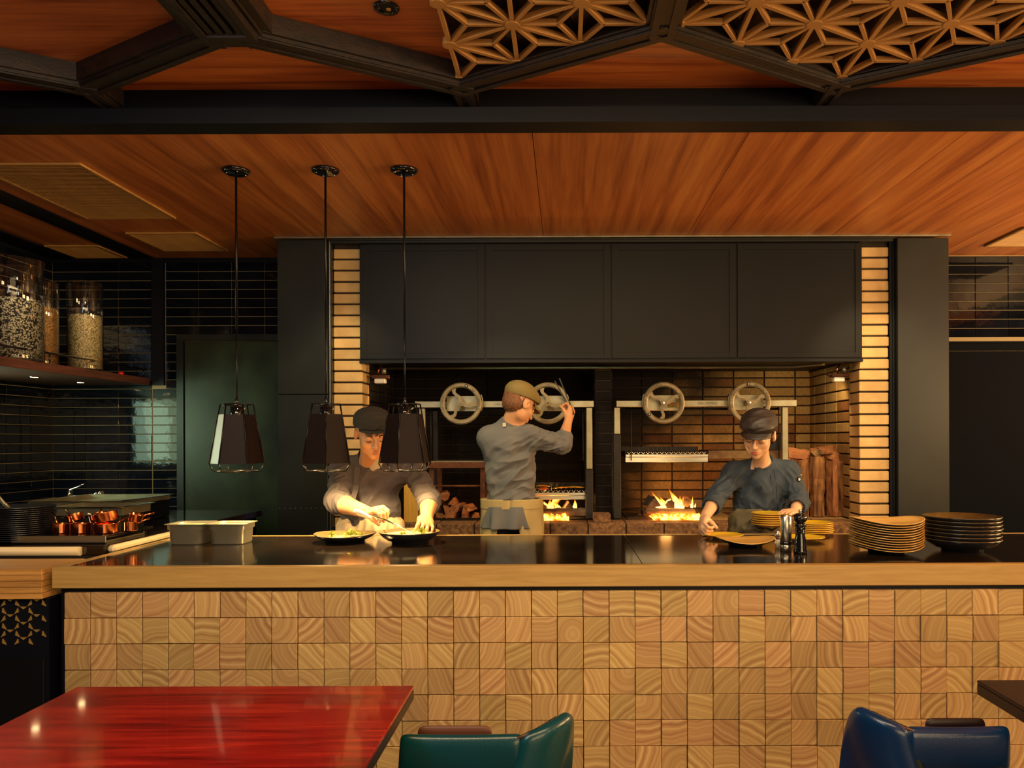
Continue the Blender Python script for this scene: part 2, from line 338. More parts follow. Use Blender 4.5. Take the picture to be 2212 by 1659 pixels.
M['ember']=mat('glowing_embers',(0.1,0.02,0.0),0.8)
def ember():
    t=NT('embers_glow'); b=t.b; b.inputs['Base Color'].default_value=(0.02,0.01,0.01,1); tc=t.n('ShaderNodeTexCoord'); nz=t.n('ShaderNodeTexNoise'); nz.inputs['Scale'].default_value=22; nz.inputs['Detail'].default_value=3; t.l(tc.outputs['Object'],nz.inputs['Vector'])
    cr=t.n('ShaderNodeValToRGB'); e=cr.color_ramp.elements; e[0].position=0.36; e[0].color=(0.25,0.01,0,1); e[1].position=0.62; e[1].color=(1,0.55,0.07,1); m=e.new(0.48); m.color=(1,0.16,0.01,1); t.l(nz.outputs[0],cr.inputs[0]); t.l(cr.outputs[0],b.inputs['Emission Color']); b.inputs['Emission Strength'].default_value=3.2
    return t.m
M['ember']=ember()
def flame():
    t=NT('flame_glow'); t.t.nodes.remove(t.b); tc=t.n('ShaderNodeTexCoord'); sx=t.n('ShaderNodeSeparateXYZ'); t.l(tc.outputs['Generated'],sx.inputs[0])
    nz=t.n('ShaderNodeTexNoise'); nz.inputs['Scale'].default_value=2.4; nz.inputs['Detail'].default_value=3; nz.inputs['Distortion'].default_value=1.0; t.l(tc.outputs['Generated'],nz.inputs['Vector'])
    a=t.n('ShaderNodeMath',operation='MULTIPLY_ADD'); a.inputs[1].default_value=0.9; t.l(nz.outputs[0],a.inputs[0]); t.l(sx.outputs['Z'],a.inputs[2])
    cr=t.n('ShaderNodeValToRGB'); e=cr.color_ramp.elements; e[0].position=0.35; e[0].color=(1,0.62,0.16,1); e[1].position=1.3/1.6; e[1].color=(1,0.10,0.005,1); m=e.new(0.62); m.color=(1,0.32,0.03,1); sc=t.n('ShaderNodeMath',operation='MULTIPLY'); sc.inputs[1].default_value=0.62; t.l(a.outputs[0],sc.inputs[0]); t.l(sc.outputs[0],cr.inputs[0])
    em=t.n('ShaderNodeEmission'); em.inputs[1].default_value=1.9; t.l(cr.outputs[0],em.inputs[0]); tr=t.n('ShaderNodeBsdfTransparent'); mx=t.n('ShaderNodeMixShader')
    mr=t.n('ShaderNodeMapRange'); mr.inputs[1].default_value=0.75; mr.inputs[2].default_value=1.45; mr.inputs[3].default_value=0.95; mr.inputs[4].default_value=0.15; t.l(a.outputs[0],mr.inputs[0]); t.l(mr.outputs[0],mx.inputs[0]); t.l(tr.outputs[0],mx.inputs[1]); t.l(em.outputs[0],mx.inputs[2]); t.l(mx.outputs[0],t.out.inputs[0])
    return t.m
M['flame']=flame()
def glassm():
    t=NT('clear_glass'); t.b.inputs['Roughness'].default_value=0.03; t.b.inputs['Base Color'].default_value=(1,1,1,1)
    tr=t.n('ShaderNodeBsdfTransparent'); mx=t.n('ShaderNodeMixShader'); gl=t.n('ShaderNodeBsdfGlossy'); gl.inputs['Roughness'].default_value=0.03
    fr=t.n('ShaderNodeLayerWeight'); fr.inputs[0].default_value=0.35; t.l(fr.outputs['Facing'],mx.inputs[0]); t.l(tr.outputs[0],mx.inputs[1]); t.l(gl.outputs[0],mx.inputs[2]); 
    mr=t.n('ShaderNodeMapRange'); mr.inputs[3].default_value=0.03; mr.inputs[4].default_value=0.75; t.l(fr.outputs['Facing'],mr.inputs[0]); t.l(mr.outputs[0],mx.inputs[0]); t.l(mx.outputs[0],t.out.inputs[0]); t.t.nodes.remove(t.b)
    return t.m
M['glass']=glassm()
def beans(name,c1,c2,thr,scale):
    t=NT(name); b=t.b; b.inputs['Roughness'].default_value=0.5; tc=t.n('ShaderNodeTexCoord'); v=t.n('ShaderNodeTexVoronoi'); v.inputs['Scale'].default_value=scale; t.l(tc.outputs['Object'],v.inputs['Vector'])
    sx=t.n('ShaderNodeSeparateXYZ'); t.l(v.outputs['Color'],sx.inputs[0]); cr=t.n('ShaderNodeValToRGB'); cr.color_ramp.interpolation='CONSTANT'; e=cr.color_ramp.elements; e[0].color=c4(c1); e[1].position=thr; e[1].color=c4(c2); t.l(sx.outputs['X'],cr.inputs[0])
    m2=t.n('ShaderNodeMixRGB',blend_type='MULTIPLY'); m2.inputs[0].default_value=0.9; mr=t.n('ShaderNodeMapRange'); mr.inputs[1].default_value=0.25; mr.inputs[2].default_value=0.75; mr.inputs[3].default_value=1.0; mr.inputs[4].default_value=0.25; t.l(v.outputs['Distance'],mr.inputs[0]); t.l(cr.outputs[0],m2.inputs[1]); t.l(mr.outputs[0],m2.inputs[2]); t.l(m2.outputs[0],b.inputs['Base Color'])
    bp=t.n('ShaderNodeBump'); bp.invert=True; bp.inputs['Strength'].default_value=0.8; bp.inputs['Distance'].default_value=0.006; t.l(v.outputs['Distance'],bp.inputs['Height']); t.l(bp.outputs[0],b.inputs['Normal'])
    return t.m
M['bean1']=beans('black_and_white_beans',(0.012,0.010,0.012),(0.66,0.60,0.44),0.48,140)
M['bean2']=beans('brown_lentils',(0.40,0.20,0.05),(0.52,0.28,0.08),0.5,120)
M['bean3']=beans('pale_beans',(0.62,0.50,0.24),(0.72,0.60,0.32),0.5,100)
def endgrain():
    t=NT('end_grain_block'); b=t.b; b.inputs['Roughness'].default_value=0.5
    tc=t.n('ShaderNodeTexCoord'); oi=t.n('ShaderNodeObjectInfo')
    wn=t.n('ShaderNodeTexWhiteNoise'); wn.noise_dimensions='1D'; t.l(oi.outputs['Random'],wn.inputs['W'])
    vm=t.n('ShaderNodeVectorMath',operation='SUBTRACT'); t.l(wn.outputs['Color'],vm.inputs[0]); vm.inputs[1].default_value=(0.5,0.5,0.5)
    vs=t.n('ShaderNodeVectorMath',operation='MULTIPLY'); t.l(vm.outputs[0],vs.inputs[0]); vs.inputs[1].default_value=(0.70,0.0,0.70)
    ad=t.n('ShaderNodeVectorMath',operation='ADD'); t.l(tc.outputs['Object'],ad.inputs[0]); t.l(vs.outputs[0],ad.inputs[1])
    # gentle waviness
    n0=t.n('ShaderNodeTexNoise'); n0.inputs['Scale'].default_value=14; n0.inputs['Detail'].default_value=2; t.l(ad.outputs[0],n0.inputs['Vector'])
    nm=t.n('ShaderNodeVectorMath',operation='SCALE'); t.l(n0.outputs['Color'],nm.inputs[0]); nm.inputs['Scale'].default_value=0.02
    a2=t.n('ShaderNodeVectorMath',operation='ADD'); t.l(ad.outputs[0],a2.inputs[0]); t.l(nm.outputs[0],a2.inputs[1])
    m3=t.n('ShaderNodeVectorMath',operation='MULTIPLY'); m3.inputs[1].default_value=(1,0,1); t.l(a2.outputs[0],m3.inputs[0])
    ln=t.n('ShaderNodeVectorMath',operation='LENGTH'); t.l(m3.outputs[0],ln.inputs[0])
    r=t.n('ShaderNodeMath',operation='MULTIPLY'); r.inputs[1].default_value=62; t.l(ln.outputs['Value'],r.inputs[0])
    n1=t.n('ShaderNodeTexNoise'); n1.noise_dimensions='1D'; n1.inputs['Scale'].default_value=1.0; n1.inputs['Detail'].default_value=3; t.l(r.outputs[0],n1.inputs['W'])
    cr=t.n('ShaderNodeValToRGB'); e=cr.color_ramp.elements; e[0].position=0.22; e[0].color=c4((0.36,0.20,0.075)); e[1].position=0.82; e[1].color=c4((0.66,0.48,0.21)); m=e.new(0.5); m.color=c4((0.50,0.33,0.125)); t.l(n1.outputs[0],cr.inputs[0])
    hs=t.n('ShaderNodeHueSaturation'); mr=t.n('ShaderNodeMapRange'); mr.inputs[3].default_value=0.78; mr.inputs[4].default_value=1.12; t.l(wn.outputs['Value'],mr.inputs[0]); t.l(mr.outputs[0],hs.inputs['Value']); t.l(cr.outputs[0],hs.inputs['Color'])
    sp=t.n('ShaderNodeSeparateXYZ'); t.l(wn.outputs['Color'],sp.inputs[0]); m2=t.n('ShaderNodeMapRange'); m2.inputs[3].default_value=0.483; m2.inputs[4].default_value=0.503; t.l(sp.outputs['Z'],m2.inputs[0]); t.l(m2.outputs[0],hs.inputs['Hue'])
    t.l(hs.outputs[0],b.inputs['Base Color'])
    return t.m
M['endgrain']=endgrain()
# ---------------- the room ----------------
LC=2.81; UC=2.965; YB=5.85; FY=3.395
fl=MB().box((-5.5,-4,-0.05),(5.5,7,0)); tag(fl.build('floor',M['floorm']),kind='structure')
# floor boards in the dining area near the counter
# upper ceiling above the diners
tag(MB().box((-5.5,-4,UC),(5.5,FY,UC+0.05)).build('ceiling',M['ceil_up']),kind='structure')
# fascia between the two ceilings: stepped black band
f=MB(); f.box((-5.5,FY,LC-0.005),(5.5,FY+0.08,UC+0.05)); f.box((-5.5,FY-0.03,LC-0.005),(5.5,FY,LC+0.065)); f.box((-5.5,FY-0.04,LC-0.005),(5.5,FY-0.03,LC+0.012))
tag(f.build('trim_1',M['black']),kind='structure')
# lower ceiling over the kitchen: long veneer panels with open joints
lc=thing('ceiling',None,None,(0,FY,LC),kind='structure')
MB().box((-5.5,FY+0.08,LC+0.02),(5.5,6.6,LC+0.05)).build('ceiling_backing',M['black'],lc)
xs=[-3.62,-3.20]; 
def cpanel(x0,x1,y0=FY+0.081,y1=YB): MB().box((x0+0.0015,y0,LC),(x1-0.0015,y1-0.001,LC+0.018)).build('ceiling_panel',M['ceil'],lc)
cpanel(-3.62,-3.20); cpanel(-3.04,-2.064)
for i in range(5): cpanel(-2.064+i*0.9625,-2.064+(i+1)*0.9625)
cpanel(-2.064+5*0.9625,4.2)
MB().box((-3.20,FY+0.081,LC-0.006),(-3.04,YB-0.001,LC+0.019)).build('channel',M['black'],lc); MB().box((-3.83,FY+0.081,LC-0.01),(-3.62,YB-0.001,LC+0.019)).build('channel',M['black'],lc)
# ceiling vents
M['ventslat']=wood('vent_slat_wood',(0.34,0.17,0.05),(0.52,0.29,0.09),along=(1,10,10),sc=2,rough=0.45)
def vent(x0,x1,y0,y1,label,n):
    t=thing('ceiling_vent',label,'vent',((x0+x1)/2,(y0+y1)/2,LC-0.02))
    fr=MB(); z0=LC-0.012; z1=LC-0.001
    fr.box((x0,y0,z0),(x1,y0+0.018,z1)); fr.box((x0,y1-0.018,z0),(x1,y1,z1)); fr.box((x0,y0+0.018,z0),(x0+0.018,y1-0.018,z1)); fr.box((x1-0.018,y0+0.018,z0),(x1,y1-0.018,z1)); fr.build('vent_frame',M['ventslat'],t)
    MB().box((x0+0.018,y0+0.018,LC-0.004),(x1-0.018,y1-0.018,LC-0.001)).build('vent_backing',M['ventslat'],t)
    s=None
    for i in range(n):
        y=y0+0.022+(y1-y0-0.044)*(i+0.5)/n
        if s is None: s=MB().obox((0,0,0),(x1-x0-0.038,(y1-y0-0.044)/n*0.62,0.004),Matrix.Rotation(math.radians(18),3,'X')).build('slat',M['ventslat'],origin=(0,0,0)); s.parent=t; s.location=Vector(((x0+x1)/2,y,LC-0.0085))-t.location
        else:
            c=s.copy(); col.objects.link(c); c.parent=t; c.location=Vector(((x0+x1)/2,y,LC-0.0085))-t.location
vent(-2.90,-2.355,3.83,4.78,'large slatted wooden vent in the ceiling at upper left',44)
vent(-2.85,-2.39,5.11,5.60,'small pale slatted ceiling vent between the big vent and the left door',22)
vent(-3.595,-3.22,5.44,5.80,'dim slatted ceiling vent beyond the black channel above the jars',18)
vent(2.96,3.5,5.05,5.55,'slatted ceiling vent at right above the right dark door',22)
# hexagonal beams on the upper ceiling
S=0.765; SIDE=S/math.cos(PI/6); JX0=-0.416; YT=3.215; YN=YT-SIDE/2
hb=thing('trim_2',None,None,(0,YT,UC),kind='structure')
BN=[0]
def beam(a,b,w=0.125):
    m=MB(); BN[0]+=1; dz=V(0,0,-0.0009*(BN[0]%4)); a=Vector(a); b=Vector(b)
    d=(b-a).normalized(); e=d*(w*0.29); a2=a-e; b2=b+e
    m.bar(Vector((a2.x,a2.y,UC-0.035)),Vector((b2.x,b2.y,UC-0.035)),w,0.07)
    m.bar(Vector((a2.x,a2.y,UC-0.0765)),Vector((b2.x,b2.y,UC-0.0765)),w*0.78,0.013)
    sd=Vector((-d.y,d.x,0))*(w*0.24)
    for s_ in (-1,1): m.bar(Vector((a2.x,a2.y,UC-0.086))+sd*s_,Vector((b2.x,b2.y,UC-0.086))+sd*s_,w*0.20,0.006)
    m.v=[v+dz for v in m.v]; m.build('beam',M['beam'],hb)
for k in range(-3,4):
    xa=JX0+k*S; ya=YT if k%2==0 else YN
    xb=xa+S; yb=YN if k%2==0 else YT
    beam((xa,ya,0),(xb,yb,0))
    # mirrored lower row, out of the frame
    ya2=2*(YT-SIDE)-ya; yb2=2*(YT-SIDE)-yb; beam((xa,ya2,0),(xb,yb2,0))
    if k%2!=0: beam((xa,YN,0),(xa,YN-SIDE,0),0.125 if k!=-1 else 0.30)
    else: beam((xa,YT,0),(xa,FY,0),0.10)
# slot diffuser set in the wide beam
sd=thing('slot_diffuser','long dark slotted air vent in the wide ceiling beam at top left','vent',(-1.165,2.3,2.84))
m=MB(); x0,x1,y0,y1=-1.262,-1.07,1.95,2.752
for a in ((x0,y0,x1,y0+0.03),(x0,y1-0.03,x1,y1),(x0,y0+0.03,x0+0.026,y1-0.03),(x1-0.026,y0+0.03,x1,y1-0.03)): m.box((a[0],a[1],2.845),(a[2],a[3],2.872))
m.build('diffuser_frame',M['beam'],sd)
for i in range(4):
    x=x0+0.026+(x1-x0-0.052)*(i+0.5)/4; MB().box((x-0.010,y0+0.03,2.853),(x+0.010,y1-0.03,2.868)).build('slat',M['beam'],sd)
# asanoha lattice
LS=SIDE-0.058; LS=LS/3.0; LZ=2.895
def lattice(cx,cy,half,label):
    t=thing('lattice_panel',label,'panel',(cx,cy,LZ))
    e1=Vector((0,LS,0)); e2=Vector((LS*math.cos(PI/6),LS*0.5,0))
    th=0.022
    strips={}
    pts={}
    for i in range(-3,4):
        for j in range(-3,4):
            if abs(i+j)<=3:
                p=e1*i+e2*j
                if half and p.x<-1e-4: continue
                pts[(i,j)]=p
    edge=None; spoke=None; boss=None
    def place(proto,c,ang):
        o=proto
        if o.parent is not None: o=proto.copy(); col.objects.link(o)
        o.parent=t; o.location=c; o.rotation_euler=(0,0,ang); return o
    edge=MB().box((-LS/2+0.012,-0.0075,0),(LS/2-0.012,0.0075,th)).build('lattice_strip',M['kumiko'],origin=(0,0,0))
    SL=LS/math.sqrt(3)
    spoke=MB().box((-SL/2+0.004,-0.0065,0.0005),(SL/2-0.002,0.0065,th-0.001)).build('lattice_strip',M['kumiko'],origin=(0,0,0))
    boss=MB().cyl((0,0,-0.0015),(0,0,th),0.027,n=12,sm=False).build('boss',M['kumiko'],origin=(0,0,0))
    for (i,j),p in pts.items():
        for di,dj in ((1,0),(0,1),(1,-1)):
            q=pts.get((i+di,j+dj))
            if q is not None: place(edge,(p+q)/2,math.atan2((q-p).y,(q-p).x))
        for tri in (((0,0),(0,1),(1,0)),((0,0),(1,0),(1,-1))):
            qs=[pts.get((i+a,j+b)) for a,b in tri]
            if None in qs: continue
            c=(qs[0]+qs[1]+qs[2])/3
            for q in qs: place(spoke,(c+q)/2,math.atan2((q-c).y,(q-c).x))
        place(boss,p,0)
    # dark board that backs the panel
    R=3*LS; poly=[(R*math.sin(k*PI/3),R*math.cos(k*PI/3)) for k in range(6)]
    if half: poly=[(0,R),(R*math.sin(PI/3),R*0.5),(R*math.sin(PI/3),-R*0.5),(0,-R)]
    n=len(poly); vs=[(x,y,0.044) for x,y in poly]+[(x,y,0.056) for x,y in poly]
    mb=MB().add(vs,[tuple(range(n)),tuple(range(2*n-1,n-1,-1))]+[(k,(k+1)%n,(k+1)%n+n,k+n) for k in range(n)])
    o=mb.build('backing_board',M['darkwood'],origin=(0,0,0)); o.parent=t
lattice(JX0+2*S,YT-SIDE,False,'full hexagonal carved wooden star lattice panel in the ceiling at upper right')
lattice(JX0,YT-SIDE,True,'half hexagon carved wooden star lattice panel left of the full one')
# recessed downlight
t=thing('downlight','small round black recessed ceiling light beside the half lattice panel','light',(-0.618,2.751,UC))
MB().lathe([(0.026,0.0),(0.030,-0.006),(0.044,-0.006),(0.046,-0.001),(0.046,0)],(-0.618,2.751,UC-0.001),24).build('trim_ring',M['gloss'],t)
MB().cyl((-0.618,2.751,UC-0.001),(-0.618,2.751,UC-0.003),0.025).build('baffle',M['black'],t)
MB().cyl((-0.612,2.758,UC-0.0035),(-0.612,2.758,UC-0.006),0.009).build('bulb',M['tan'],t)
# ---------------- tiled walls ----------------
TW,TH,TG=0.245,0.067,0.004
def tile_mesh(w,h,d,ch):
    m=MB(); a,b=w/2,h/2
    vs=[(-a,0,-b),(a,0,-b),(a,0,b),(-a,0,b),(-a,-d+ch,-b),(a,-d+ch,-b),(a,-d+ch,b),(-a,-d+ch,b),(-a+ch,-d,-b+ch),(a-ch,-d,-b+ch),(a-ch,-d,b-ch),(-a+ch,-d,b-ch)]
    fs=[(8,9,10,11)]+[(i,(i+1)%4,(i+1)%4+4,i+4) for i in range(4)]+[(i+4,(i+1)%4+4,(i+1)%4+8,i+8) for i in range(4)]
    m.add(vs,fs); return m
def tilewall(root,name,mt,x0,x1,z0,z1,w,h,g,d,place,skip=None,jit=0,ch=0.002,bond=0):
    cache={}; rows=int(round((z1-z0)/h)); 
    for r in range(rows):
        zc=z0+(r+0.5)*h
        off=(r%2)*bond*w
        x=x0-off
        while x<x1-1e-4:
            a=max(x,x0); b=min(x+w,x1)
            if b-a>0.02:
                c=(a+b)/2
                if not (skip and skip(c,zc)):
                    key=round(b-a,3)
                    if key not in cache:
                        o=tile_mesh(b-a-g,h-g,d,ch).build(name,mt,origin=(0,0,0)); cache[key]=o
                    else:
                        o=cache[key].copy(); col.objects.link(o)
                    o.parent=root; place(o,c,zc,random.uniform(-jit,jit))
            x+=w
# back wall, left part (door opening x -2.83..-1.95 z<2.2)
wl=thing('wall_back',None,None,(-2.9,YB,0),kind='structure')
MB().box((-5.5,YB,0),(-1.9,YB+0.1,LC)).build('wall_face',M['grout'],wl)
def pl_back(root):
    R=root.location
    def f(o,x,z,j): o.location=Vector((x,YB-0.001+j,z))-R; o.rotation_euler=(random.uniform(-0.006,0.006),0,random.uniform(-0.004,0.004))
    return f
tilewall(wl,'tile',M['tile'],-3.80,-3.06,0.90,2.79,TW,TH,TG,0.008,pl_back(wl),None,0.0004)
tilewall(wl,'tile',M['tile'],-2.96,-1.93,0.90,2.79,TW,TH,TG,0.008,pl_back(wl),lambda x,z:x>-2.93+0.0 and z<2.215 and x>-2.9,0.0004)
MB().box((-3.055,YB-0.03,1.865),(-2.965,YB,LC-0.02)).build('corner_post',M['black'],wl)
tilewall(wl,'tile',M['tile'],-3.06,-2.872,0.90,1.84,0.188,TH,TG,0.008,pl_back(wl),None,0.0004)
tilewall(wl,'tile',M['tile'],-2.96,-2.872,1.838,2.24,0.088,TH,TG,0.008,pl_back(wl),None,0.0004)
MB().box((-3.80,YB-0.012,2.775),(-1.93,YB,LC-0.001)).build('top_strip',M['black'],wl)
# right part
wr=thing('wall_back_right',None,None,(3.2,YB,0),kind='structure')
MB().box((2.5,YB,0),(5.5,YB+0.1,LC)).build('wall_face',M['grout'],wr)
tilewall(wr,'tile',M['tile'],2.56,3.80,2.20,2.79,TW,TH,TG,0.008,pl_back(wr),None,0.0004)
MB().box((2.56,YB-0.012,2.13),(3.8,YB,2.17)).build('head_rail',M['door2'],wr)
# warm red reflected band under the tiles is left to the light
# left kitchen wall
wk=thing('wall_left',None,None,(-3.805,4.6,0),kind='structure')
MB().box((-3.905,3.48,0),(-3.805,YB,LC)).build('wall_face',M['grout'],wk)
def pl_left(o,y,z,j): o.location=Vector((-3.804,y,z))-wk.location; o.rotation_euler=(0,random.uniform(-0.005,0.005),PI/2+random.uniform(-0.004,0.004))
tilewall(wk,'tile',M['tile'],3.635,5.84,0.90,2.79,TW,TH,TG,0.008,pl_left,lambda y,z:4.0<y<4.86 and 1.2<z<1.85,0.0003)
MB().box((-3.805,3.49,2.775),(-3.793,YB-0.013,LC-0.012)).build('top_strip',M['black'],wk)
wn=thing('window_1',None,None,(-3.80,4.45,1.25),kind='structure')
m=MB(); 
for a in ((4.08,1.22,4.13,1.86),(4.77,1.22,4.82,1.86),(4.13,1.22,4.77,1.26),(4.13,1.82,4.77,1.86)): m.box((-3.805,a[0],a[1]),(-3.775,a[2],a[3]))
m.build('window_frame',M['black'],wn)
M['pane']=mat('daylit_pane',(0.5,0.6,0.5),0.3,emit=(0.62,1.0,0.70),es=3.0)
MB().box((-3.804,4.13,1.26),(-3.798,4.77,1.82)).build('pane',M['pane'],wn)
# other walls of the room
tag(MB().box((5.4,-4,0),(5.5,7,3)).build('wall_right',M['wallm']),kind='structure')
tag(MB().box((-5.6,-4,0),(-5.5,YB,3)).build('wall_dining_left',M['wallm']),kind='structure')
tag(MB().box((-5.6,-4.1,0),(5.5,-4,3)).build('wall_front',M['wallm']),kind='structure')
tag(MB().box((-5.5,3.38,0),(-3.905,3.48,LC)).build('wall_return',M['wallm']),kind='structure')
# doors
def door(name,x0,x1,z1,y,mt,hx):
    d=thing(name,None,None,((x0+x1)/2,y,0),kind='structure')
    m=MB(); m.box((x0-0.05,y-0.03,0),(x0,y,z1+0.05)); m.box((x1,y-0.03,0),(x1+0.05,y,z1+0.05)); m.box((x0,y-0.03,z1),(x1,y,z1+0.05)); m.build('door_frame',M['steelblack'] if name=='door_1' else M['door2'],d)
    MB().box((x0+0.004,y-0.018,0.01),(x1-0.004,y-0.001,z1-0.004),0.003).build('door_leaf',mt,d)
    MB().tube([(hx,y-0.018,0.80),(hx,y-0.05,0.80),(hx,y-0.05,0.92),(hx,y-0.018,0.92)],0.008).build('door_handle',M['steelblack'],d)
    return d
door('door_1',-2.82,-1.98,2.19,YB,M['doorm'],-2.05)
door('door_2',2.64,3.60,2.10,YB,M['door2'],2.72)
# ---------------- hearth ----------------
HX0,HX1,HY,HB=-1.38,2.005,5.31,6.40
BW,BH=0.25,0.0755
def mw(name,label_root,box):
    return
wh=thing('wall_hearth_back',None,None,(0.3,HB,0.89),kind='structure')
MB().box((HX0-0.15,HB,0.0),(HX1+0.15,HB+0.1,2.85)).build('mortar_bed',M['mortar'],wh)
def pl_h(o,x,z,j): o.location=Vector((x,HB-0.001+j,z))-wh.location; o.rotation_euler=(random.uniform(-0.01,0.01),random.uniform(-0.004,0.004),random.uniform(-0.01,0.01))
tilewall(wh,'brick',M['hbrick'],HX0,HX1,0.89,2.02,BW,BH,0.011,0.018,pl_h,None,0.003,0.003)
for nm,xx,sg in (('wall_hearth_left',HX0,1),('wall_hearth_right',HX1,-1)):
    ws=thing(nm,None,None,(xx,5.9,0.89),kind='structure')
    MB().box((xx-0.002 if sg<0 else xx-0.15,HY+0.02,0.0),(xx+0.15 if sg<0 else xx+0.002,HB,2.85)).build('mortar_bed',M['mortar'],ws)
    def pl_s(o,y,z,j,xx=xx,sg=sg,ws=ws): o.location=Vector((xx,y,z))-ws.location; o.rotation_euler=(0,0,(PI/2 if sg>0 else -PI/2)+random.uniform(-0.008,0.008))
    tilewall(ws,'brick',M['hbrick'],HY+0.19,HB-0.005,0.89,2.02,BW,BH,0.011,0.018,pl_s,None,0,0.003)
# brick pillars left and right of the hood
for nm,x0,x1 in (('wall_pillar_left',-1.555,-1.362),('wall_pillar_right',1.987,2.186)):
    wp=thing(nm,None,None,((x0+x1)/2,HY,0.89),kind='structure')
    MB().box((x0+0.006,HY+0.006,0),(x1-0.006,HY+0.18,LC)).build('mortar_bed',M['mortar'],wp)
    bk=None
    for r in range(26):
        z=0.86+r*BH+BH/2
        if z+BH/2>LC: break
        if bk is None: bk=MB().box((-(x1-x0)/2,-0.094,-BH/2+0.006),((x1-x0)/2,0.094,BH/2-0.006),0.004).build('brick',M['brick'],origin=(0,0,0)); o=bk
        else: o=bk.copy(); col.objects.link(o)
        o.parent=wp; o.location=Vector(((x0+x1)/2+random.uniform(-0.002,0.002),HY+0.09+random.uniform(-0.003,0.003),z))-wp.location
# hearth base
hbse=thing('wall_hearth_base',None,None,(0.3,HY,0),kind='structure')
MB().box((HX0+0.003,HY-0.01,0),(HX1-0.003,HB-0.003,0.81)).build('plinth',M['mortar'],hbse)
MB().box((HX0+0.003,HY-0.004,0.81),(HX1-0.003,HB-0.003,0.884)).build('hearth_bed',M['mortar'],hbse)
x=HX0+0.005
while x<HX1-0.06:
    wd=min(0.255,HX1-0.005-x); MB().box((x+0.004,HY-0.03,0.812),(x+wd-0.004,HY+0.20,0.888+random.uniform(-0.002,0.002)),0.004).build('brick',M['paver'],hbse); x+=wd
for i in range(13):
    for j in range(3):
        xx=HX0+0.01+i*0.258; 
        MB().box((xx+0.004,HY+0.21+j*0.29,0.884),(min(xx+0.254,HX1-0.01),HY+0.21+j*0.29+0.28,0.891),0.002).build('brick',M['hbrick'],hbse)
# middle pier between the two grills
pr=thing('wall_hearth_pier',None,None,(0.29,5.9,0.89),kind='structure')
MB().box((0.222,5.665,0.89),(0.336,HB-0.03,1.98)).build('mortar_bed',M['mortar'],pr)
for r in range(14):
    MB().box((0.215,5.66,0.893+r*BH+0.005),(0.342,HB-0.025,0.893+(r+1)*BH-0.005),0.004).build('brick',M['hbrick'],pr)
# black steel columns
def column(name,x0,x1,joint):
    c=thing(name,None,None,((x0+x1)/2,5.29,0),kind='structure')
    zz=1.45-(850-950)*5.25/1700
    if joint:
        MB().box((x0,5.25,0),(x1,5.60,zz-0.002),0.003).build('column_panel',M['steelblack'],c); MB().box((x0,5.25,zz+0.002),(x1,5.60,LC-0.02),0.003).build('column_panel',M['steelblack'],c)
        b=MB()
        for k in range(9): b.cyl((x0+0.012+k*0.035,5.25,1.0),(x0+0.012+k*0.035,5.247,1.0),0.003,n=6)
        b.build('rivets',M['steel'],c)
    else: MB().box((x0,5.25,0),(x1,5.60,LC-0.02),0.004).build('column_panel',M['steelblack'],c)
    return c
cl_=column('wall_column_left',-1.915,-1.582,True); MB().box((-1.578,5.262,0),(-1.556,5.58,LC-0.02)).build('steel_strip',M['steelblack'],cl_); MB().box((-1.569,5.255,0.0),(-1.563,5.262,LC-0.03)).build('edge_bead',M['steel'],cl_)
cr_=column('wall_column_right',2.222,2.567,False); MB().box((2.190,5.30,0),(2.222,5.58,LC-0.02)).build('steel_strip',M['black'],cr_); MB().box((2.208,5.285,0.0),(2.212,5.30,LC-0.03)).build('edge_bead',M['steelblack'],cr_)
# steel rails under the ceiling above the hood
tag(MB().box((-1.93,5.235,LC-0.012),(2.575,5.26,LC-0.002)).build('trim_3',M['steel_worn']),kind='structure')
tag(MB().box((-1.56,5.225,LC-0.03),(2.20,5.24,LC-0.024)).box((-1.56,5.24,LC-0.044),(2.19,5.262,LC-0.018)).build('trim_4',M['steelblack']),kind='structure')
# ---------------- hood ----------------
hd=thing('range_hood','wide black steel extraction hood over the brick hearth','hood',(0.31,5.7,1.965))
hx0,hx1=HX0+0.01,HX1-0.01; hz0,hz1=1.965,LC-0.045
m=MB(); m.box((hx0,5.275,hz0+0.02),(hx1,5.30,hz1)); m.box((hx0,5.30,hz0+0.02),(hx0+0.02,6.36,hz1)); m.box((hx1-0.02,5.30,hz0+0.02),(hx1,6.36,hz1)); m.box((hx0+0.02,5.30,hz1-0.02),(hx1-0.02,6.36,hz1)); m.build('hood_body',M['hood'],hd)
MB().box((hx0,5.255,hz0),(hx1,5.30,hz0+0.022),0.002).box((hx0+0.01,5.30,hz0+0.004),(hx1-0.01,5.42,hz0+0.016)).build('lower_lip',M['hood'],hd)
pw=(hx1-hx0)/4
for i in range(4):
    a=hx0+i*pw+0.006; b=a+pw-0.012; z0=hz0+0.03; z1=hz1-0.006
    MB().box((a+0.04,5.268,z0+0.035),(b-0.04,5.274,z1-0.04)).build('hood_panel',M['hood'],hd)
    f=MB(); f.box((a,5.262,z0),(a+0.042,5.2745,z1),0.001); f.box((b-0.042,5.262,z0),(b,5.2745,z1),0.001); f.box((a+0.042,5.262,z0),(b-0.042,5.2745,z0+0.037),0.001); f.box((a+0.042,5.262,z1-0.042),(b-0.042,5.2745,z1),0.001); f.build('panel_frame',M['hood'],hd)
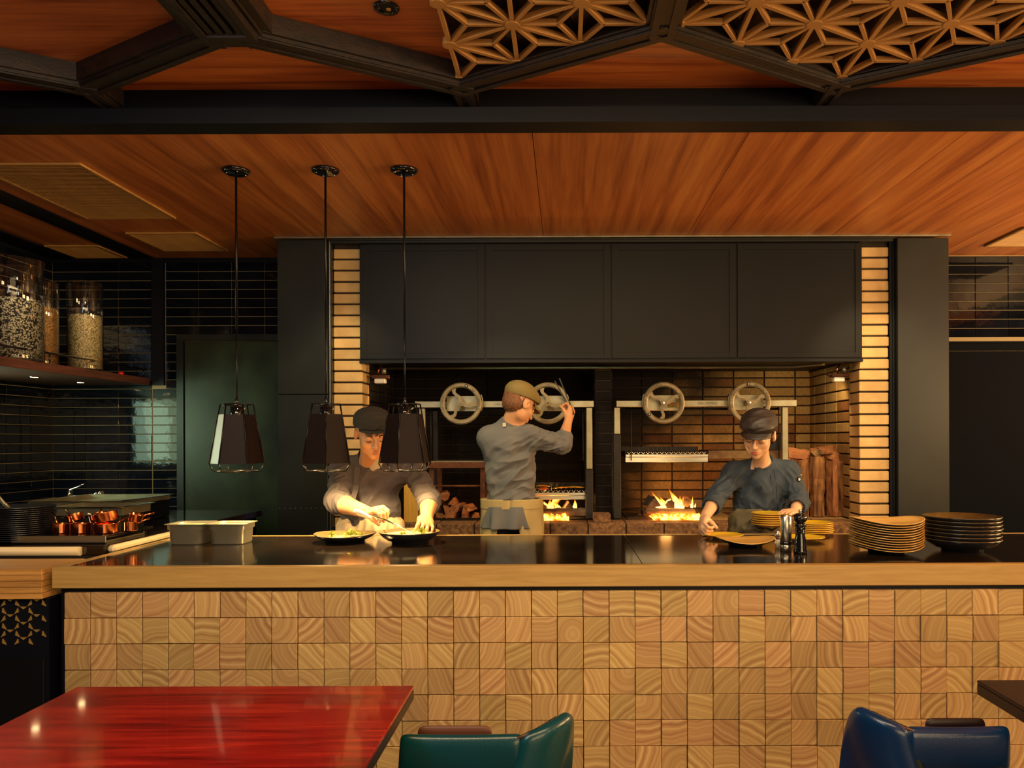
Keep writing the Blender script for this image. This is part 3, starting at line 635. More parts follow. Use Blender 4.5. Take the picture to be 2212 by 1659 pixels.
# interior soffit and bright rail below the hood
MB().box((hx0+0.02,5.42,1.999),(hx1-0.02,6.36,2.02)).build('soffit',M['iron'],hd)
rl=tag(MB().tube([(hx0+0.1,5.62,1.965),(1.62,5.62,1.965),(1.78,5.45,1.968),(1.80,5.44,1.968)],0.011).build('sprinkler_pipe',M['steel_worn'],origin=(0.3,5.62,1.965)),'thin brass-coloured pipe running along the hearth under the hood','pipe')
def hoodlamp(x,label):
    t=thing('hood_lamp',label,'lamp',(x,5.42,1.84))
    MB().tube([(x+0.01,5.42,1.962),(x-0.012,5.42,1.93),(x-0.006,5.42,1.895)],0.006).build('pipe',M['copper'],t)
    MB().box((x-0.055,5.39,1.876),(x+0.055,5.46,1.900),0.004).box((x-0.075,5.40,1.889),(x+0.02,5.45,1.894)).build('bracket',M['rust'],t)
    MB().cyl((x+0.03,5.40,1.905),(x+0.03,5.40,1.945),0.016).build('valve',M['steel_worn'],t)
    MB().box((x-0.038,5.40,1.842),(x+0.038,5.45,1.876),0.006).build('lens',mat('lamp_lens',(0.85,0.82,0.75),0.3),t)
hoodlamp((1812-1220)*5.42/1700,'small copper-piped lamp under the hood at its right end')
hoodlamp((822-1220)*5.42/1700,'small copper-piped lamp under the hood at its left end')
# ---------------- the counter ----------------
CX0,CX1,CFY,CBY,CZ=-2.04,2.75,3.125,4.146,0.95
ct=thing('serving_counter','long serving counter with black stone top, pale wood edge and square end-grain block front','counter',(0.3,3.6,0))
MB().box((CX0+0.05,3.19,0.0),(CX1,CBY-0.03,0.905)).build('counter_body',M['black'],ct)
MB().box((CX0,CFY,0.866),(CX1,CFY+0.045,CZ),0.003).build('front_edge',M['oak'],ct,label='pale wood front edge board')
o_=MB().box((-0.0225,0,0),(0.0225,CBY-CFY-0.045,0.03),0.002).build('left_edge',M['oak'],origin=(0,0,0)); o_.parent=ct; o_.location=Vector((CX0+0.0225,CFY+0.045,CZ-0.03))-ct.location
MB().box((CX0+0.045,CBY-0.012,CZ-0.03),(CX1,CBY,CZ+0.0025)).build('back_edge',M['oak'],ct)
MB().box((CX0+0.045,CFY+0.045,CZ-0.03),(0.309,CBY-0.012,CZ),0.0008).build('worktop_slab',M['stone'],ct)
MB().box((0.311,CFY+0.045,CZ-0.03),(CX1,CBY-0.012,CZ),0.0008).build('worktop_slab',M['stone'],ct)
MB().box((CX0+0.02,3.155,0.0),(CX1,3.19,0.866)).build('front_frame',M['black'],ct)
TS=0.1033; TZ=0.849
bl=None
def block(i,r,parent):
    global bl
    if bl is None: bl=MB().box((-TS/2+0.0013,-0.012,-TS/2+0.0013),(TS/2-0.0013,0.014,TS/2-0.0013),0.0014).build('wood_block',M['endgrain'],origin=(0,0,0)); o=bl
    else: o=bl.copy(); col.objects.link(o)
    o.parent=parent; o.location=Vector((CX0+0.045+(i+0.5)*TS+random.uniform(-.0006,.0006),3.145+random.choice((0,0,0.002,-0.003,-0.005)),TZ-(r+0.5)*TS+random.uniform(-.0005,.0005)))-parent.location
    o.rotation_euler=(0,0,0)
for i in range(37):
    for r in range(8): block(i,r,ct)
m=MB()
for i in range(37,45):
    for r in range(8): m.box((CX0+0.045+i*TS+0.0011,3.133+random.choice((0,0.002)),TZ-(r+1)*TS+0.0011),(CX0+0.045+(i+1)*TS-0.0011,3.158,TZ-r*TS-0.0011))
o=m.build('wood_blocks_beyond',M['endgrain'],ct); o['kind']='stuff'
MB().box((CX0+0.02,3.150,0.0),(CX1,3.156,0.022)).build('kick_strip',M['black'],ct)
# ---------------- left side station ----------------
sc=thing('side_station','low wood-topped side station with laminated block front left of the main counter','cabinet',(-2.9,3.3,0))
for k in range(5): MB().box((-3.5,3.115,0.945-(k+1)*0.0238+0.0008),(-2.072,3.40,0.945-k*0.0238-0.0008),0.0012).build('laminated_layer',M['block'],sc)
MB().box((-3.5,3.14,0.0),(-2.06,3.42,0.824)).build('cabinet_body',M['black'],sc)
MB().box((-3.5,3.128,0.0),(-2.075,3.140,0.585),0.002).build('lower_panel',M['hood'],sc)
# gold cut-out lattice on the front
m=MB(); px0=-2.245; 
A=0.0355
def gold(cx,cz):
    pass
hexr=0.021*1.3
def kite(cx,cz,ang,L=0.021,wd=0.0062):
    pts=[(-L*0.5,-wd*0.35),(0,wd*0.65),(L*0.5,-wd*0.35)]
    q=[(cx+x*math.cos(ang)-z*math.sin(ang),cz+x*math.sin(ang)+z*math.cos(ang)) for x,z in pts]
    m.prism(q,3.1355,3.141)
hs_=0.0353
for i in range(-8,6):
    for j in range(-3,5):
        cx=-2.16+i*1.5*hs_; cz=0.697+(j+(0.5 if i%2 else 0))*hs_*math.sqrt(3)
        if not(0.62<cz<0.79 and cx<-2.085): continue
        for k in range(6):
            a=PI/6+k*PI/3
            if k<3: kite(cx+hs_*0.866*math.cos(a),cz+hs_*0.866*math.sin(a),a+PI/2,hs_*0.80,0.011)
o=m.build('cutout_ornament',mat('dull_gold_inlay',(0.42,0.27,0.08),0.45,0.4),sc)
# rear left worktop with a pale rounded edge
lw=thing('kitchen_worktop','dark kitchen worktop with pale rounded edge running to the left wall','worktop',(-2.9,4.5,0))
WZ=0.973
MB().box((-3.795,3.585,0.93),(-2.10,5.45,WZ),0.004).build('worktop',M['stone'],lw)
MB().box((-3.795,3.62,0.0),(-2.12,5.40,0.93)).build('base_cabinet',M['black'],lw)
e=MB(); e.tube([(-3.79,3.572,WZ-0.021),(-2.20,3.572,WZ-0.021)],0.021,12); e.build('front_rounded_edge',M['white'],lw)
MB().box((-2.10,3.60,WZ-0.035),(-2.062,4.20,WZ+0.0),0.012).build('side_rounded_edge',M['white'],lw)
MB().box((-3.795,3.565,0.905),(-2.10,3.62,0.93)).build('shadow_rail',M['iron'],lw)
tag(MB().tube([(-2.69,3.545,0.99),(-2.705,3.535,0.965),(-2.70,3.535,0.93),(-2.685,3.56,0.90)],0.006).build('power_cable',M['gloss'],origin=(-2.7,3.55,0.9)),'black cable hooked over the pale worktop edge at far left','cable')
# griddle
gr=thing('griddle','flat black griddle with stainless front under the copper pans','griddle',(-2.38,3.9,WZ))
MB().box((-2.58,3.665,0.978),(-2.14,3.672,1.010),0.001).build('front_panel',M['steel'],gr)
MB().box((-2.58,3.672,0.996),(-2.14,4.09,1.011),0.002).build('hot_plate',M['gloss'],gr)
MB().box((-2.56,3.70,0.9735),(-2.16,4.06,0.983)).build('drip_tray',M['steel'],gr)
for x in (-2.55,-2.17):
    for y in (3.70,4.05): MB().cyl((x,y,0.9735),(x,y,0.997),0.012).build('foot',M['gloss'],gr)
# copper pans
def pan(x,y,z,r,h,label,tilt=None,ha=PI*0.75,hl=0.10,rise=0.05):
    t=thing('copper_pan',label,'pan',(x,y,z),'small copper pans on the griddle')
    o=MB().lathe([(0.0001,0.0),(r*0.96,0),(r,0.004),(r,h),(r*1.02,h+0.002),(r-0.003,h),(r-0.004,0.004),(0.0001,0.004)],(x,y,z),24).build('pan_body',M['copper'],t)
    c,s=math.cos(ha),math.sin(ha)
    MB().tube([(x+c*(r-0.002),y+s*(r-0.002),z+h*0.75),(x+c*(r+hl*0.4),y+s*(r+hl*0.4),z+h*0.8+rise*0.5),(x+c*(r+hl),y+s*(r+hl),z+h*0.8+rise)],[0.006,0.004,0.006],6).build('handle',M['copper'],t)
    if tilt: t.rotation_euler=tilt
    return t
GZ=1.0115
pan(-2.419,3.78,GZ,0.042,0.044,'copper pan at the left end of the lower row with raised handle',None,PI*0.80,0.07,0.07)
pan(-2.322,3.775,GZ,0.048,0.046,'copper pan second from left in the lower row',None,PI*0.85,0.07,0.07)
pan(-2.206,3.78,GZ,0.055,0.045,'widest copper pan in the lower row',None,PI*0.4,0.08,0.03)
pan(-2.119-0.01,3.86,GZ,0.030,0.043,'smallest copper pan at the right end of the lower row',None,PI*0.3,0.06,0.02)
pan(-2.395,3.86,GZ+0.047,0.038,0.036,'tilted copper pan resting on the leftmost lower pans',(0,-0.30,0),PI*0.9,0.06,0.02)
pan(-2.29,3.87,GZ+0.049,0.040,0.038,'tilted copper pan second in the upper row',(0,-0.28,0),PI*0.6,0.06,0.03)
pan(-2.205,3.79,GZ+0.052,0.052,0.044,'large tilted copper pan on top of the widest pan',(0.05,-0.22,0),PI*0.9,0.05,0.02)
pan(-2.115,3.87,GZ+0.046,0.032,0.036,'small copper pan tipped right at the end of the upper row',(0,0.25,0),PI*0.3,0.05,0.02)
ORDW=['second','third','fourth','fifth','sixth','seventh','eighth','ninth','tenth','eleventh','twelfth','thirteenth','fourteenth','fifteenth','sixteenth']
def nth(k,n,what):   # k counted from the bottom of n pieces
    if k==0: return 'lowest '+what
    return ORDW[n-k-2]+' from the top, '+what
# black plate stack at far left
def disc_plate(r,h,foot,th=0.004):
    return [(0.0001,0.004),(foot*0.8,0.004),(foot*0.85,0),(foot,0),(foot+0.004,0.006),(r*0.85,h*0.7),(r,h),(r,h+th),(r*0.985,h+th+0.001),(r*0.8,h*0.75+th),(foot,0.010),(0.0001,0.010)]
proto=None
for k in range(17):
    z=WZ+0.001+k*0.0095
    lab='black plate at the very top of the tall stack left of the copper pans' if k==16 else nth(k,17,'matt black plate in the stack left of the copper pans')
    if proto is None:
        proto=MB().lathe(disc_plate(0.155,0.012,0.10,0.003),(-2.63,3.79,z),32).build('dinner_plate',M['blackglaze'],origin=(-2.63,3.79,z)); tag(proto,lab,'plate','black plates stacked left of the copper pans'); o=proto
    else: o=dup(proto,(-2.63+random.uniform(-.003,.003),3.79+random.uniform(-.003,.003),z),label=lab)
t=thing('ladle','steel ladle lying on the black plate stack at far left','ladle',(-2.66,3.8,1.15))
MB().tube([P(-6,1066,3.75),P(8,1082,3.76),P(20,1094,3.77)],0.0085).build('handle',M['steel_worn'],t); MB().lathe([(0.0001,-0.008),(0.02,-0.006),(0.034,0.004),(0.032,0.005),(0.0001,-0.004)],P(28,1097,3.78),20).build('bowl',M['steel_worn'],t)
tag(MB().add([P(14,1101,3.72)+V(0,0,.002),P(60,1101,3.72)+V(0,0,.001),P(50,1095,3.80)+V(0,0,.003),P(14,1101,3.72)-V(0,0,.001),P(60,1101,3.72)-V(0,0,.002),P(50,1095,3.80)],[(0,1,2),(5,4,3),(0,3,4,1),(1,4,5,2),(2,5,3,0)]).build('paper_scrap',M['tee'],origin=P(40,1100,3.75)),'folded pale paper scrap on the black plate stack','paper')
# sink area: black cabinet, steel trays, taps
bx=tag(MB().box((-3.05,4.42,WZ+0.001),(-2.50,4.98,1.085),0.006).build('equipment_box',M['gloss'],origin=(-2.8,4.7,WZ)),'black box-shaped appliance under the steel trays','appliance')
def tray(x0,x1,y0,y1,z,label,h=0.03,tilt=0):
    t=thing('steel_tray',label,'tray',((x0+x1)/2,(y0+y1)/2,z),'steel trays behind the copper pans')
    m=MB(); m.box((x0+.02,y0+.02,z),(x1-.02,y1-.02,z+0.002))
    for a in ((x0+.018,y0+.018,x1-.018,y0+.021),(x0+.018,y1-.021,x1-.018,y1-.018),(x0+.018,y0+.021,x0+.021,y1-.021),(x1-.021,y0+.021,x1-.018,y1-.021)): m.box((a[0],a[1],z),(a[2],a[3],z+h))
    m.build('tray_well',M['steel_worn'],t)
    m=MB()
    for a in ((x0,y0,x1,y0+.018),(x0,y1-.018,x1,y1),(x0,y0+.018,x0+.018,y1-.018),(x1-.018,y0+.018,x1,y1-.018)): m.box((a[0],a[1],z+h-.002),(a[2],a[3],z+h+.001))
    m.build('rim',M['chrome'],t)
tray(-3.02,-2.47,4.38,4.98,1.0865,'wide steel tray on the black box below the tap')
tray(-2.72,-2.30,4.10,4.42,1.062,'smaller steel tray in front of the wide one, above the copper pans',0.045)
tag(MB().box((-2.68,4.14,0.974),(-2.34,4.38,1.061),0.004).build('warmer_box',M['iron'],origin=(-2.5,4.26,0.974)),'dark box holding up the smaller steel tray','appliance')
tp=thing('mixer_tap','chrome lever mixer tap in front of the black tiles','tap',(-3.06,5.2,WZ))
q=P(150,1062,5.2); tx=q.x
MB().cyl((tx,5.2,WZ),(tx,5.2,q.z),0.020).build('tap_body',M['chrome'],tp); MB().tube([(tx,5.2,q.z),(tx+.01,5.2,q.z+.025),(tx+.05,5.2,q.z+.04),(tx+.10,5.19,q.z+.062)],[.018,.014,.006,.005]).build('lever',M['chrome'],tp)
MB().tube([(tx+.02,5.2,q.z-.05),P(185,1068,5.15),P(205,1064,5.1),P(213,1062,5.1)],.010).build('spout',M['chrome'],tp); MB().cyl(P(212,1063,5.1),P(221,1062,5.1),.017).build('spout_head',M['chrome'],tp)
# ---------------- shelf and jars ----------------
sh=thing('wall_shelf','dark wooden shelf along the left wall with a thin black rail','shelf',(-3.43,4.9,1.915))
MB().box((-3.795,3.6,1.863),(-3.06,5.81,1.915),0.002).build('shelf_board',M['shelf'],sh)
MB().tube([(-3.075,3.62,1.978),(-3.075,5.78,1.978)],0.007).build('rail',M['gloss'],sh)
for y in (3.7,4.7,5.75): MB().cyl((-3.075,y,1.9155),(-3.075,y,1.978),0.005).build('rail_post',M['gloss'],sh)
for i,(x,y,lb) in enumerate(((-3.375,5.01,'nearer small round spotlight under the wooden shelf'),(-3.37,5.48,'farther small round spotlight under the wooden shelf'))):
    t=thing('shelf_spotlight',lb,'light',(x,y,1.86)); MB().lathe([(0.022,0.0),(0.032,-0.004),(0.034,0.0)],(x,y,1.8625),20).build('bezel',M['chrome'],t); MB().cyl((x,y,1.8622),(x,y,1.8590),0.021).build('lens',M['spotglow'],t)
    light('SPOT','shelf_spot_light',(x,y,1.852),1.6,(1.0,0.72,0.40),(x,y,0),0.02,spot=110,blend=0.5)
def jar(x,y,r,h,fill,bm,label,blabel):
    z=1.916
    t=thing('glass_jar',label,'jar',(x,y,z),'tall glass jars on the shelf')
    MB().lathe([(r,0.0),(r,h),(r-0.002,h+0.003),(r-0.004,h),(r-0.004,0.012)],(x,y,z),48).build('glass_wall',M['glass'],t)
    MB().lathe([(0.0001,0),(r-0.0005,0.0),(r-0.0005,0.010),(0.0001,0.010)],(x,y,z),48).build('glass_base',M['glass'],t)
    R=r-0.0065; m=MB(); pr=[(0.0001,0.013),(R,0.013)]+[(R,0.013+(fill-0.013)*k/6) for k in range(1,7)]+[(R*0.93,fill+0.004),(R*0.6,fill+0.006),(R*0.3,fill+0.003),(0.0001,fill+0.006)]
    tag(m.lathe(pr,(x,y,z),48).build('dried_beans',bm,origin=(x,y,z)),blabel,'beans','dried pulses in the glass jars','stuff')
jar(-3.20,4.57,0.155,0.585,0.352,M['bean1'],'widest glass jar with speckled black and white beans at far left','black and white speckled beans filling the widest jar')
jar(-3.262,4.90,0.10,0.52,0.36,M['bean2'],'glass jar of brown lentils, half hidden behind the widest jar','fine brown lentils in the half hidden jar')
jar(-3.160,5.19,0.105,0.575,0.358,M['bean3'],'glass jar of pale beans standing alone at the right end of the shelf','pale cream beans in the jar standing alone')
t=tag(MB().lathe([(0.0001,0),(0.018,0.0),(0.02,0.012),(0.012,0.022),(0.0001,0.024)],P(262,805,5.45)+V(0,0,-0.006),16).build('bottle_cap',mat('red_lacquer',(0.5,0.01,0.01),0.3),origin=P(262,805,5.45)),'small red lid lying at the right end of the shelf','lid')
# ---------------- pendants ----------------
def pendant(px,yaw,label,white=None,dx=0.0):
    cx=(px-1220)*3.95/1700; cy=3.95
    t=thing('pendant_lamp',label,'lamp',(cx,cy,LC),'pendant lamps hanging over the counter')
    MB().lathe([(0.0001,-0.020),(0.05,-0.020),(0.066,-0.012),(0.070,0.0)],(cx,cy,LC-0.0005),32).build('ceiling_canopy',M['gloss'],t)
    m=MB()
    for k in range(4): a=k*PI/2+0.5; m.cyl((cx+0.045*math.cos(a),cy+0.045*math.sin(a),LC-0.019),(cx+0.045*math.cos(a),cy+0.045*math.sin(a),LC-0.0235),0.004,n=8)
    m.build('canopy_screw',M['chrome'],t)
    zt=1.636
    MB().cyl((cx,cy,LC-0.02),(cx,cy,LC-0.80),0.0058,n=10).cyl((cx,cy,LC-0.80),(cx,cy,zt),0.0042,n=10).build('cord',M['wire'],t)
    def ring(r,z): return [Vector((cx+r*math.sin(yaw+k*PI/3),cy-r*math.cos(yaw+k*PI/3),z)) for k in range(6)]
    top=ring(0.078,zt-0.004); mid=ring(0.131,1.334); bot=ring(0.108,1.298)
    fr=MB()
    for k in range(6):
        fr.tube([top[k],mid[k]],0.0036,6); fr.tube([top[k],top[(k+1)%6]],0.0034,6)
    for k in (0,3): fr.tube([top[k],Vector((cx,cy,zt+0.002))],0.0032,6)
    fr.build('frame',M['wire'],t)
    fr=MB()
    for k in range(6): fr.tube([mid[k],bot[k]],0.0034,6); fr.tube([bot[k],bot[(k+1)%6]],0.0034,6)
    fr.build('lower_frame',M['wire'],t)
    MB().lathe([(0.0001,0.0),(0.010,0.0),(0.030,-0.006),(0.030,-0.055),(0.022,-0.075),(0.0001,-0.075)],(cx,cy,zt-0.010),20).cyl((cx,cy,zt-0.01),(cx,cy,zt+0.03),0.008).build('socket',M['gloss'],t)
    MB().tube([(cx+.03,cy-.005,zt-.03),(cx+.046,cy-.01,zt-.022)],0.0035,6).build('set_screw',M['steel_worn'],t)
    pt=ring(0.0865,zt-0.052); pb=ring(0.1265,1.336)
    for k in range(6):
        a,b,c,d=pt[k],pt[(k+1)%6],pb[(k+1)%6],pb[k]
        n=(b-a).cross(d-a).normalized(); ctr=(a+b+c+d)/4
        if n.dot(ctr-Vector((cx,cy,ctr.z)))<0: n=-n
        q=[ctr+(v-ctr)*0.985 for v in (a,b,c,d)]; r_=[v-n*0.0022 for v in q]
        MB().add(q+r_,[(0,1,2,3),(7,6,5,4),(0,4,5,1),(1,5,6,2),(2,6,7,3),(3,7,4,0)]).build('shade_panel',M['lampglare'] if k==white else M['lamppanel'],t,label='shade panel painted with a pale reflection' if k==white else None)
    MB().lathe([(0.0001,-0.028),(0.016,-0.024),(0.028,-0.008),(0.029,0.008),(0.020,0.030),(0.014,0.055),(0.014,0.07)],(cx,cy,1.405),20).build('bulb',M['bulb'],t)
    return cx,cy
for px,yaw,lb,wh_ in ((512,math.radians(-16.6),'pendant lamp with one panel painted pale as a reflection, leftmost of the three',5),(705,math.radians(16),'middle pendant lamp of dark angled panels, in front of the left brick pillar',None),(875,math.radians(-5),'pendant lamp hanging before the left chef, rightmost of the three',None)):
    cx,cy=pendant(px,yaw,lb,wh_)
    light('SPOT','pendant_light',(cx,cy,1.352),{512:8,705:14,875:15}[px],AMB if False else (1.0,0.66,0.25),(cx,cy,0),0.03,spot=135,blend=0.35)
# ---------------- grills ----------------
GY=5.58
def sc_(y): return y/1700
def gp(px,py,d=GY): return P(px,py,d)
FONT=None
def text_mesh(s,size,ext,spacing=1.0):
    cu=bpy.data.curves.new('lettering','FONT'); cu.body=s; cu.size=size; cu.extrude=ext; cu.align_x='CENTER'; cu.align_y='CENTER'; cu.resolution_u=2; cu.space_character=spacing
    o=bpy.data.objects.new('lettering',cu); col.objects.link(o); dg=bpy.context.evaluated_depsgraph_get(); me=bpy.data.meshes.new_from_object(o.evaluated_get(dg))
    bpy.data.objects.remove(o); return me
GLYPH={}
def glyph(chr_,size,ext):
    k=(chr_,size)
    if k not in GLYPH:
        me=text_mesh(chr_,size,ext); GLYPH[k]=([v.co.copy() for v in me.vertices],[tuple(p.vertices) for p in me.polygons]); bpy.data.meshes.remove(me)
    return GLYPH[k]
M['inkdark']=mat('dark_lettering',(0.05,0.035,0.02),0.6)
M['inkred']=mat('red_print',(0.45,0.08,0.03),0.6)
def arc_text(mb,s,c,r,a0,da,size,y):
    for i,chx in enumerate(s):
        if chx==' ': continue
        a=a0-da*i; vs,fs=glyph(chx,size,0.0012)
        R=Matrix.Rotation(a-PI/2,3,'Z')
        mb.add([Vector((c[0]+(R@v+Vector((r*math.cos(a),r*math.sin(a),0))).x,y-v.z,c[1]+(R@v+Vector((r*math.cos(a),r*math.sin(a),0))).y)) for v in vs],fs)
def flat_text(s,x,y,z,size,name,mt,parent):
    me=text_mesh(s,size,0.0008); vs=[Vector((x+v.co.x,y-v.co.z,z+v.co.y)) for v in me.vertices]; fs=[tuple(p.vertices) for p in me.polygons]
    o=finish(name,vs,fs,mt,parent); bpy.data.meshes.remove(me); return o
def wheel(px,rot,label,knob_a,t1,t2,mt):
    c=gp(px,871,GY-0.14); t=thing('hand_wheel',label,'wheel',tuple(c),'cast hand wheels on the grill beams')
    R=0.128; r0=0.0155; y=c.y
    prof=[]
    m=MB(); n=56; sec=[(-0.0165,-0.004),(-0.0165,0.006),(-0.008,0.011),(0.008,0.011),(0.0165,0.006),(0.0165,-0.004),(0.008,-0.009),(-0.008,-0.009)]
    vs=[];fs=[]
    for i in range(n):
        a=2*PI*i/n
        for dr,dy in sec: vs.append(Vector((c.x+(R+dr)*math.cos(a),y-dy,c.z+(R+dr)*math.sin(a))))
    k=len(sec)
    for i in range(n):
        for j in range(k): a=i*k+j;b=i*k+(j+1)%k;i2=(i+1)%n; fs.append((a,b,i2*k+(j+1)%k,i2*k+j))
    m.add(vs,fs,False); m.build('rim',mt,t)
    for s_ in range(3):
        a=rot+s_*2*PI/3; pts=[]
        for q in range(9):
            u=q/8; rr=0.012+u*(R-0.026); off=0.010*math.sin(u*2*PI)*(-1); aa=a
            pts.append(Vector((c.x+rr*math.cos(aa)-off*math.sin(aa),y+0.002,c.z+rr*math.sin(aa)+off*math.cos(aa))))
        sp=MB(); wdt=[0.015,0.0125,0.011,0.010,0.010,0.010,0.011,0.0125,0.016]; vs=[];
        for q,p in enumerate(pts):
            d=(pts[min(q+1,8)]-pts[max(q-1,0)]).normalized(); nn=Vector((-d.z,0,d.x)); w_=wdt[q]
            vs+=[p+nn*w_-V(0,.006,0),p-nn*w_-V(0,.006,0),p-nn*w_+V(0,.006,0),p+nn*w_+V(0,.006,0)]
        fs=[]
        for q in range(8):
            for j in range(4): fs.append((q*4+j,q*4+(j+1)%4,q*4+4+(j+1)%4,q*4+4+j))
        fs+=[(0,1,2,3),(35,34,33,32)]; sp.add(vs,fs); sp.build('spoke',mt,t)
    MB().cyl((c.x,y-0.012,c.z),(c.x,y+0.10,c.z),0.020,n=20).build('hub',mt,t)
    MB().cyl((c.x,y-0.018,c.z),(c.x,y-0.0125,c.z),0.006,n=6).build('bolt',M['chrome'],t)
    k=V(c.x+R*math.cos(knob_a),y,c.z+R*math.sin(knob_a)); MB().cyl(k+V(0,-.016,0),k+V(0,-.006,0),0.012,n=14).build('knob_seat',M['iron'],t); MB().cyl(k+V(0,-.022,0),k+V(0,-.0165,0),0.006,n=8).build('knob_bolt',M['steel_worn'],t)
    lt=MB(); arc_text(lt,t1[0],(c.x,c.z),R-0.002,t1[1],t1[2],0.0175,y-0.0125); arc_text(lt,t2[0],(c.x,c.z),R-0.002,t2[1],t2[2],0.0175,y-0.0125); lt.build('rim_lettering',M['inkdark'],t)['kind']='stuff'
def grill(x0,x1,post_l,post_r,name,label,wheels):
    # x in metres on the beam plane
    t=thing(name,label,'grill',((x0+x1)/2,GY+0.2,0.892))
    zb0,zb1=gp(0,880).z,gp(0,866).z
    MB().box((x0,GY-0.03,zb0),(x1,GY+0.03,zb1),0.003).build('top_beam',M['steel_worn'],t)
    for xp,zc in ((post_l[0],post_l[1]),(post_r[0],post_r[1])):
        MB().box((xp-0.021,GY-0.02,zc),(xp+0.021,GY+0.02,zb0-0.003),0.003).build('upper_post',M['steel_worn'],t)
        MB().box((xp-0.026,GY-0.01,0.892),(xp+0.026,GY+0.06,zc-0.001),0.003).build('lower_post',M['iron'],t)
        MB().box((xp-0.02,GY+0.55,0.892),(xp+0.02,GY+0.60,zb0),0.003).build('rear_post',M['iron'],t)
    for wx in wheels:
        MB().box((wx-0.118,GY-0.045,gp(0,888).z),(wx+0.118,GY-0.031,gp(0,855).z),0.002).build('gear_plate',M['steel_worn'],t)
        for s_ in (-1,1):
            m=MB(); pts=[]
            for q in range(9):
                a=(q/8-0.5)*0.80; pts.append((wx+s_*0.145*math.cos(a)+(-s_*0.0),GY-0.10,gp(0,871).z+0.145*math.sin(a)))
            for q in range(8): m.bar(pts[q],pts[q+1],0.045,0.004,up=(math.cos(0)*s_,0,0.001))
            m.build('side_guard',M['steel_worn'],t)
            MB().box((min(wx+s_*0.118,wx+s_*0.143),GY-0.045,gp(0,874).z),(max(wx+s_*0.118,wx+s_*0.143),GY-0.031,gp(0,868).z)).build('guard_bracket',M['steel_worn'],t)
    return t
xg=lambda px: (px-1220)*GY/1700
g1=grill(xg(898),xg(1283),(xg(913),gp(0,950).z),(xg(1273),gp(0,1013).z),'wood_fired_grill','left wood-fired grill with two hand wheels, behind the chef seen from the back',((997-1220)*(GY-0.14)/1700,(1184-1220)*(GY-0.14)/1700))
g2=grill(xg(1331),xg(1719),(xg(1333),gp(0,938).z),(xg(1695),gp(0,1000).z),'wood_fired_grill','right wood-fired grill with two hand wheels, behind the woman in the dark cap',((1434-1220)*(GY-0.14)/1700,(1620-1220)*(GY-0.14)/1700))
for tt,px in ((g1,1090),(g2,1527)):
    x=xg(px); MB().box((x-0.072,GY-0.0325,gp(0,877.5).z),(x+0.072,GY-0.0305,gp(0,868.5).z),0.0005).build('name_plate',M['steel_worn'],tt); flat_text('GRILLWORKS',x,GY-0.033,gp(0,873).z,0.0225,'name_lettering',M['inkdark'],tt)
wheel(996,math.radians(115),'hand wheel left of the chef seen from the back, on the left grill',math.radians(72),('INFIERNO',math.radians(205),0.115),('GRILLWORKS',math.radians(48),0.125),M['cast'])
wheel(1184,math.radians(110),'hand wheel partly behind the cap of the chef at the left grill',math.radians(200),('GRILLWORKS',math.radians(130),0.125),('INFIERNO',math.radians(-60),0.115),M['cast'])
wheel(1434,math.radians(22),'hand wheel at the left end of the right grill beam',math.radians(218),('AND WOODBURNER',math.radians(186),0.118),('GRILLWORKS',math.radians(30),0.125),M['cast'])
wheel(1620,math.radians(22),'hand wheel just above the head of the woman in the dark cap',math.radians(96),('GRILLWORKS',math.radians(195),0.125),('WOODBURNER',math.radians(72),0.125),M['cast'])
sx_=gp(1458,878,GY-0.055); st=thing('warning_sticker','faded orange and yellow sticker on the gear plate behind the third wheel','sticker',tuple(sx_))
MB().box((sx_.x-0.045,sx_.y,sx_.z-0.010),(sx_.x+0.03,sx_.y+0.0015,sx_.z+0.026)).build('sticker_sheet',mat('sticker_yellow',(0.42,0.27,0.05),0.6),st); flat_text('AMTS',sx_.x-0.006,sx_.y-0.001,sx_.z+0.016,0.022,'upper_print',M['inkred'],st); flat_text('OPEN',sx_.x-0.004,sx_.y-0.001,sx_.z-0.002,0.014,'lower_print',M['inkdark'],st)
# grates with V channels
def grate(parent,pxa,pxb,py_v,py_b,y0,depth,n,mt_front):
    x0=(pxa-1220)*y0/1700; x1=(pxb-1220)*y0/1700; zt=P(0,py_v,y0).z; zb=P(0,py_b,y0).z; zm=zt-0.016
    MB().box((x0,y0,zb),(x1,y0+0.006,zm-0.022),0.001).build('grease_tray_front',mt_front,parent)
    MB().box((x0,y0-0.012,zm-0.020),(x1,y0+0.010,zm),0.002).build('grate_lip',mt_front,parent)
    p=(x1-x0-0.02)/n
    for i in range(n):
        x=x0+0.01+(i+0.5)*p; h=0.014; wv=p*0.40
        MB().prism([(x-wv,zt),(x-wv+0.003,zt),(x,zm+0.003),(x+wv-0.003,zt),(x+wv,zt),(x,zm)],y0+0.012,y0+0.012+depth).build('v_bar',M['steel_worn'] if False else M['iron'],parent)
        MB().prism([(x-wv,zt),(x-wv+0.004,zt),(x,zm+0.004),(x+wv-0.004,zt),(x+wv,zt),(x,zm-0.001)],y0+0.004,y0+0.0115).build('v_bar_end',M['steel'],parent)
    MB().box((x0,y0+depth+0.012,zm),(x1,y0+depth+0.030,zt+0.035)).build('back_plate',M['iron'],parent)
    for x in (x0,x1-0.008): MB().box((x,y0+0.012,zm-0.02),(x+0.008,y0+depth,zt+0.004)).build('side_plate',M['iron'],parent)
grate(g2,1351,1529,977,999,5.66,0.40,17,M['steel'])
grate(g1,1085,1270,1059,1079,5.66,0.40,16,M['steel'])
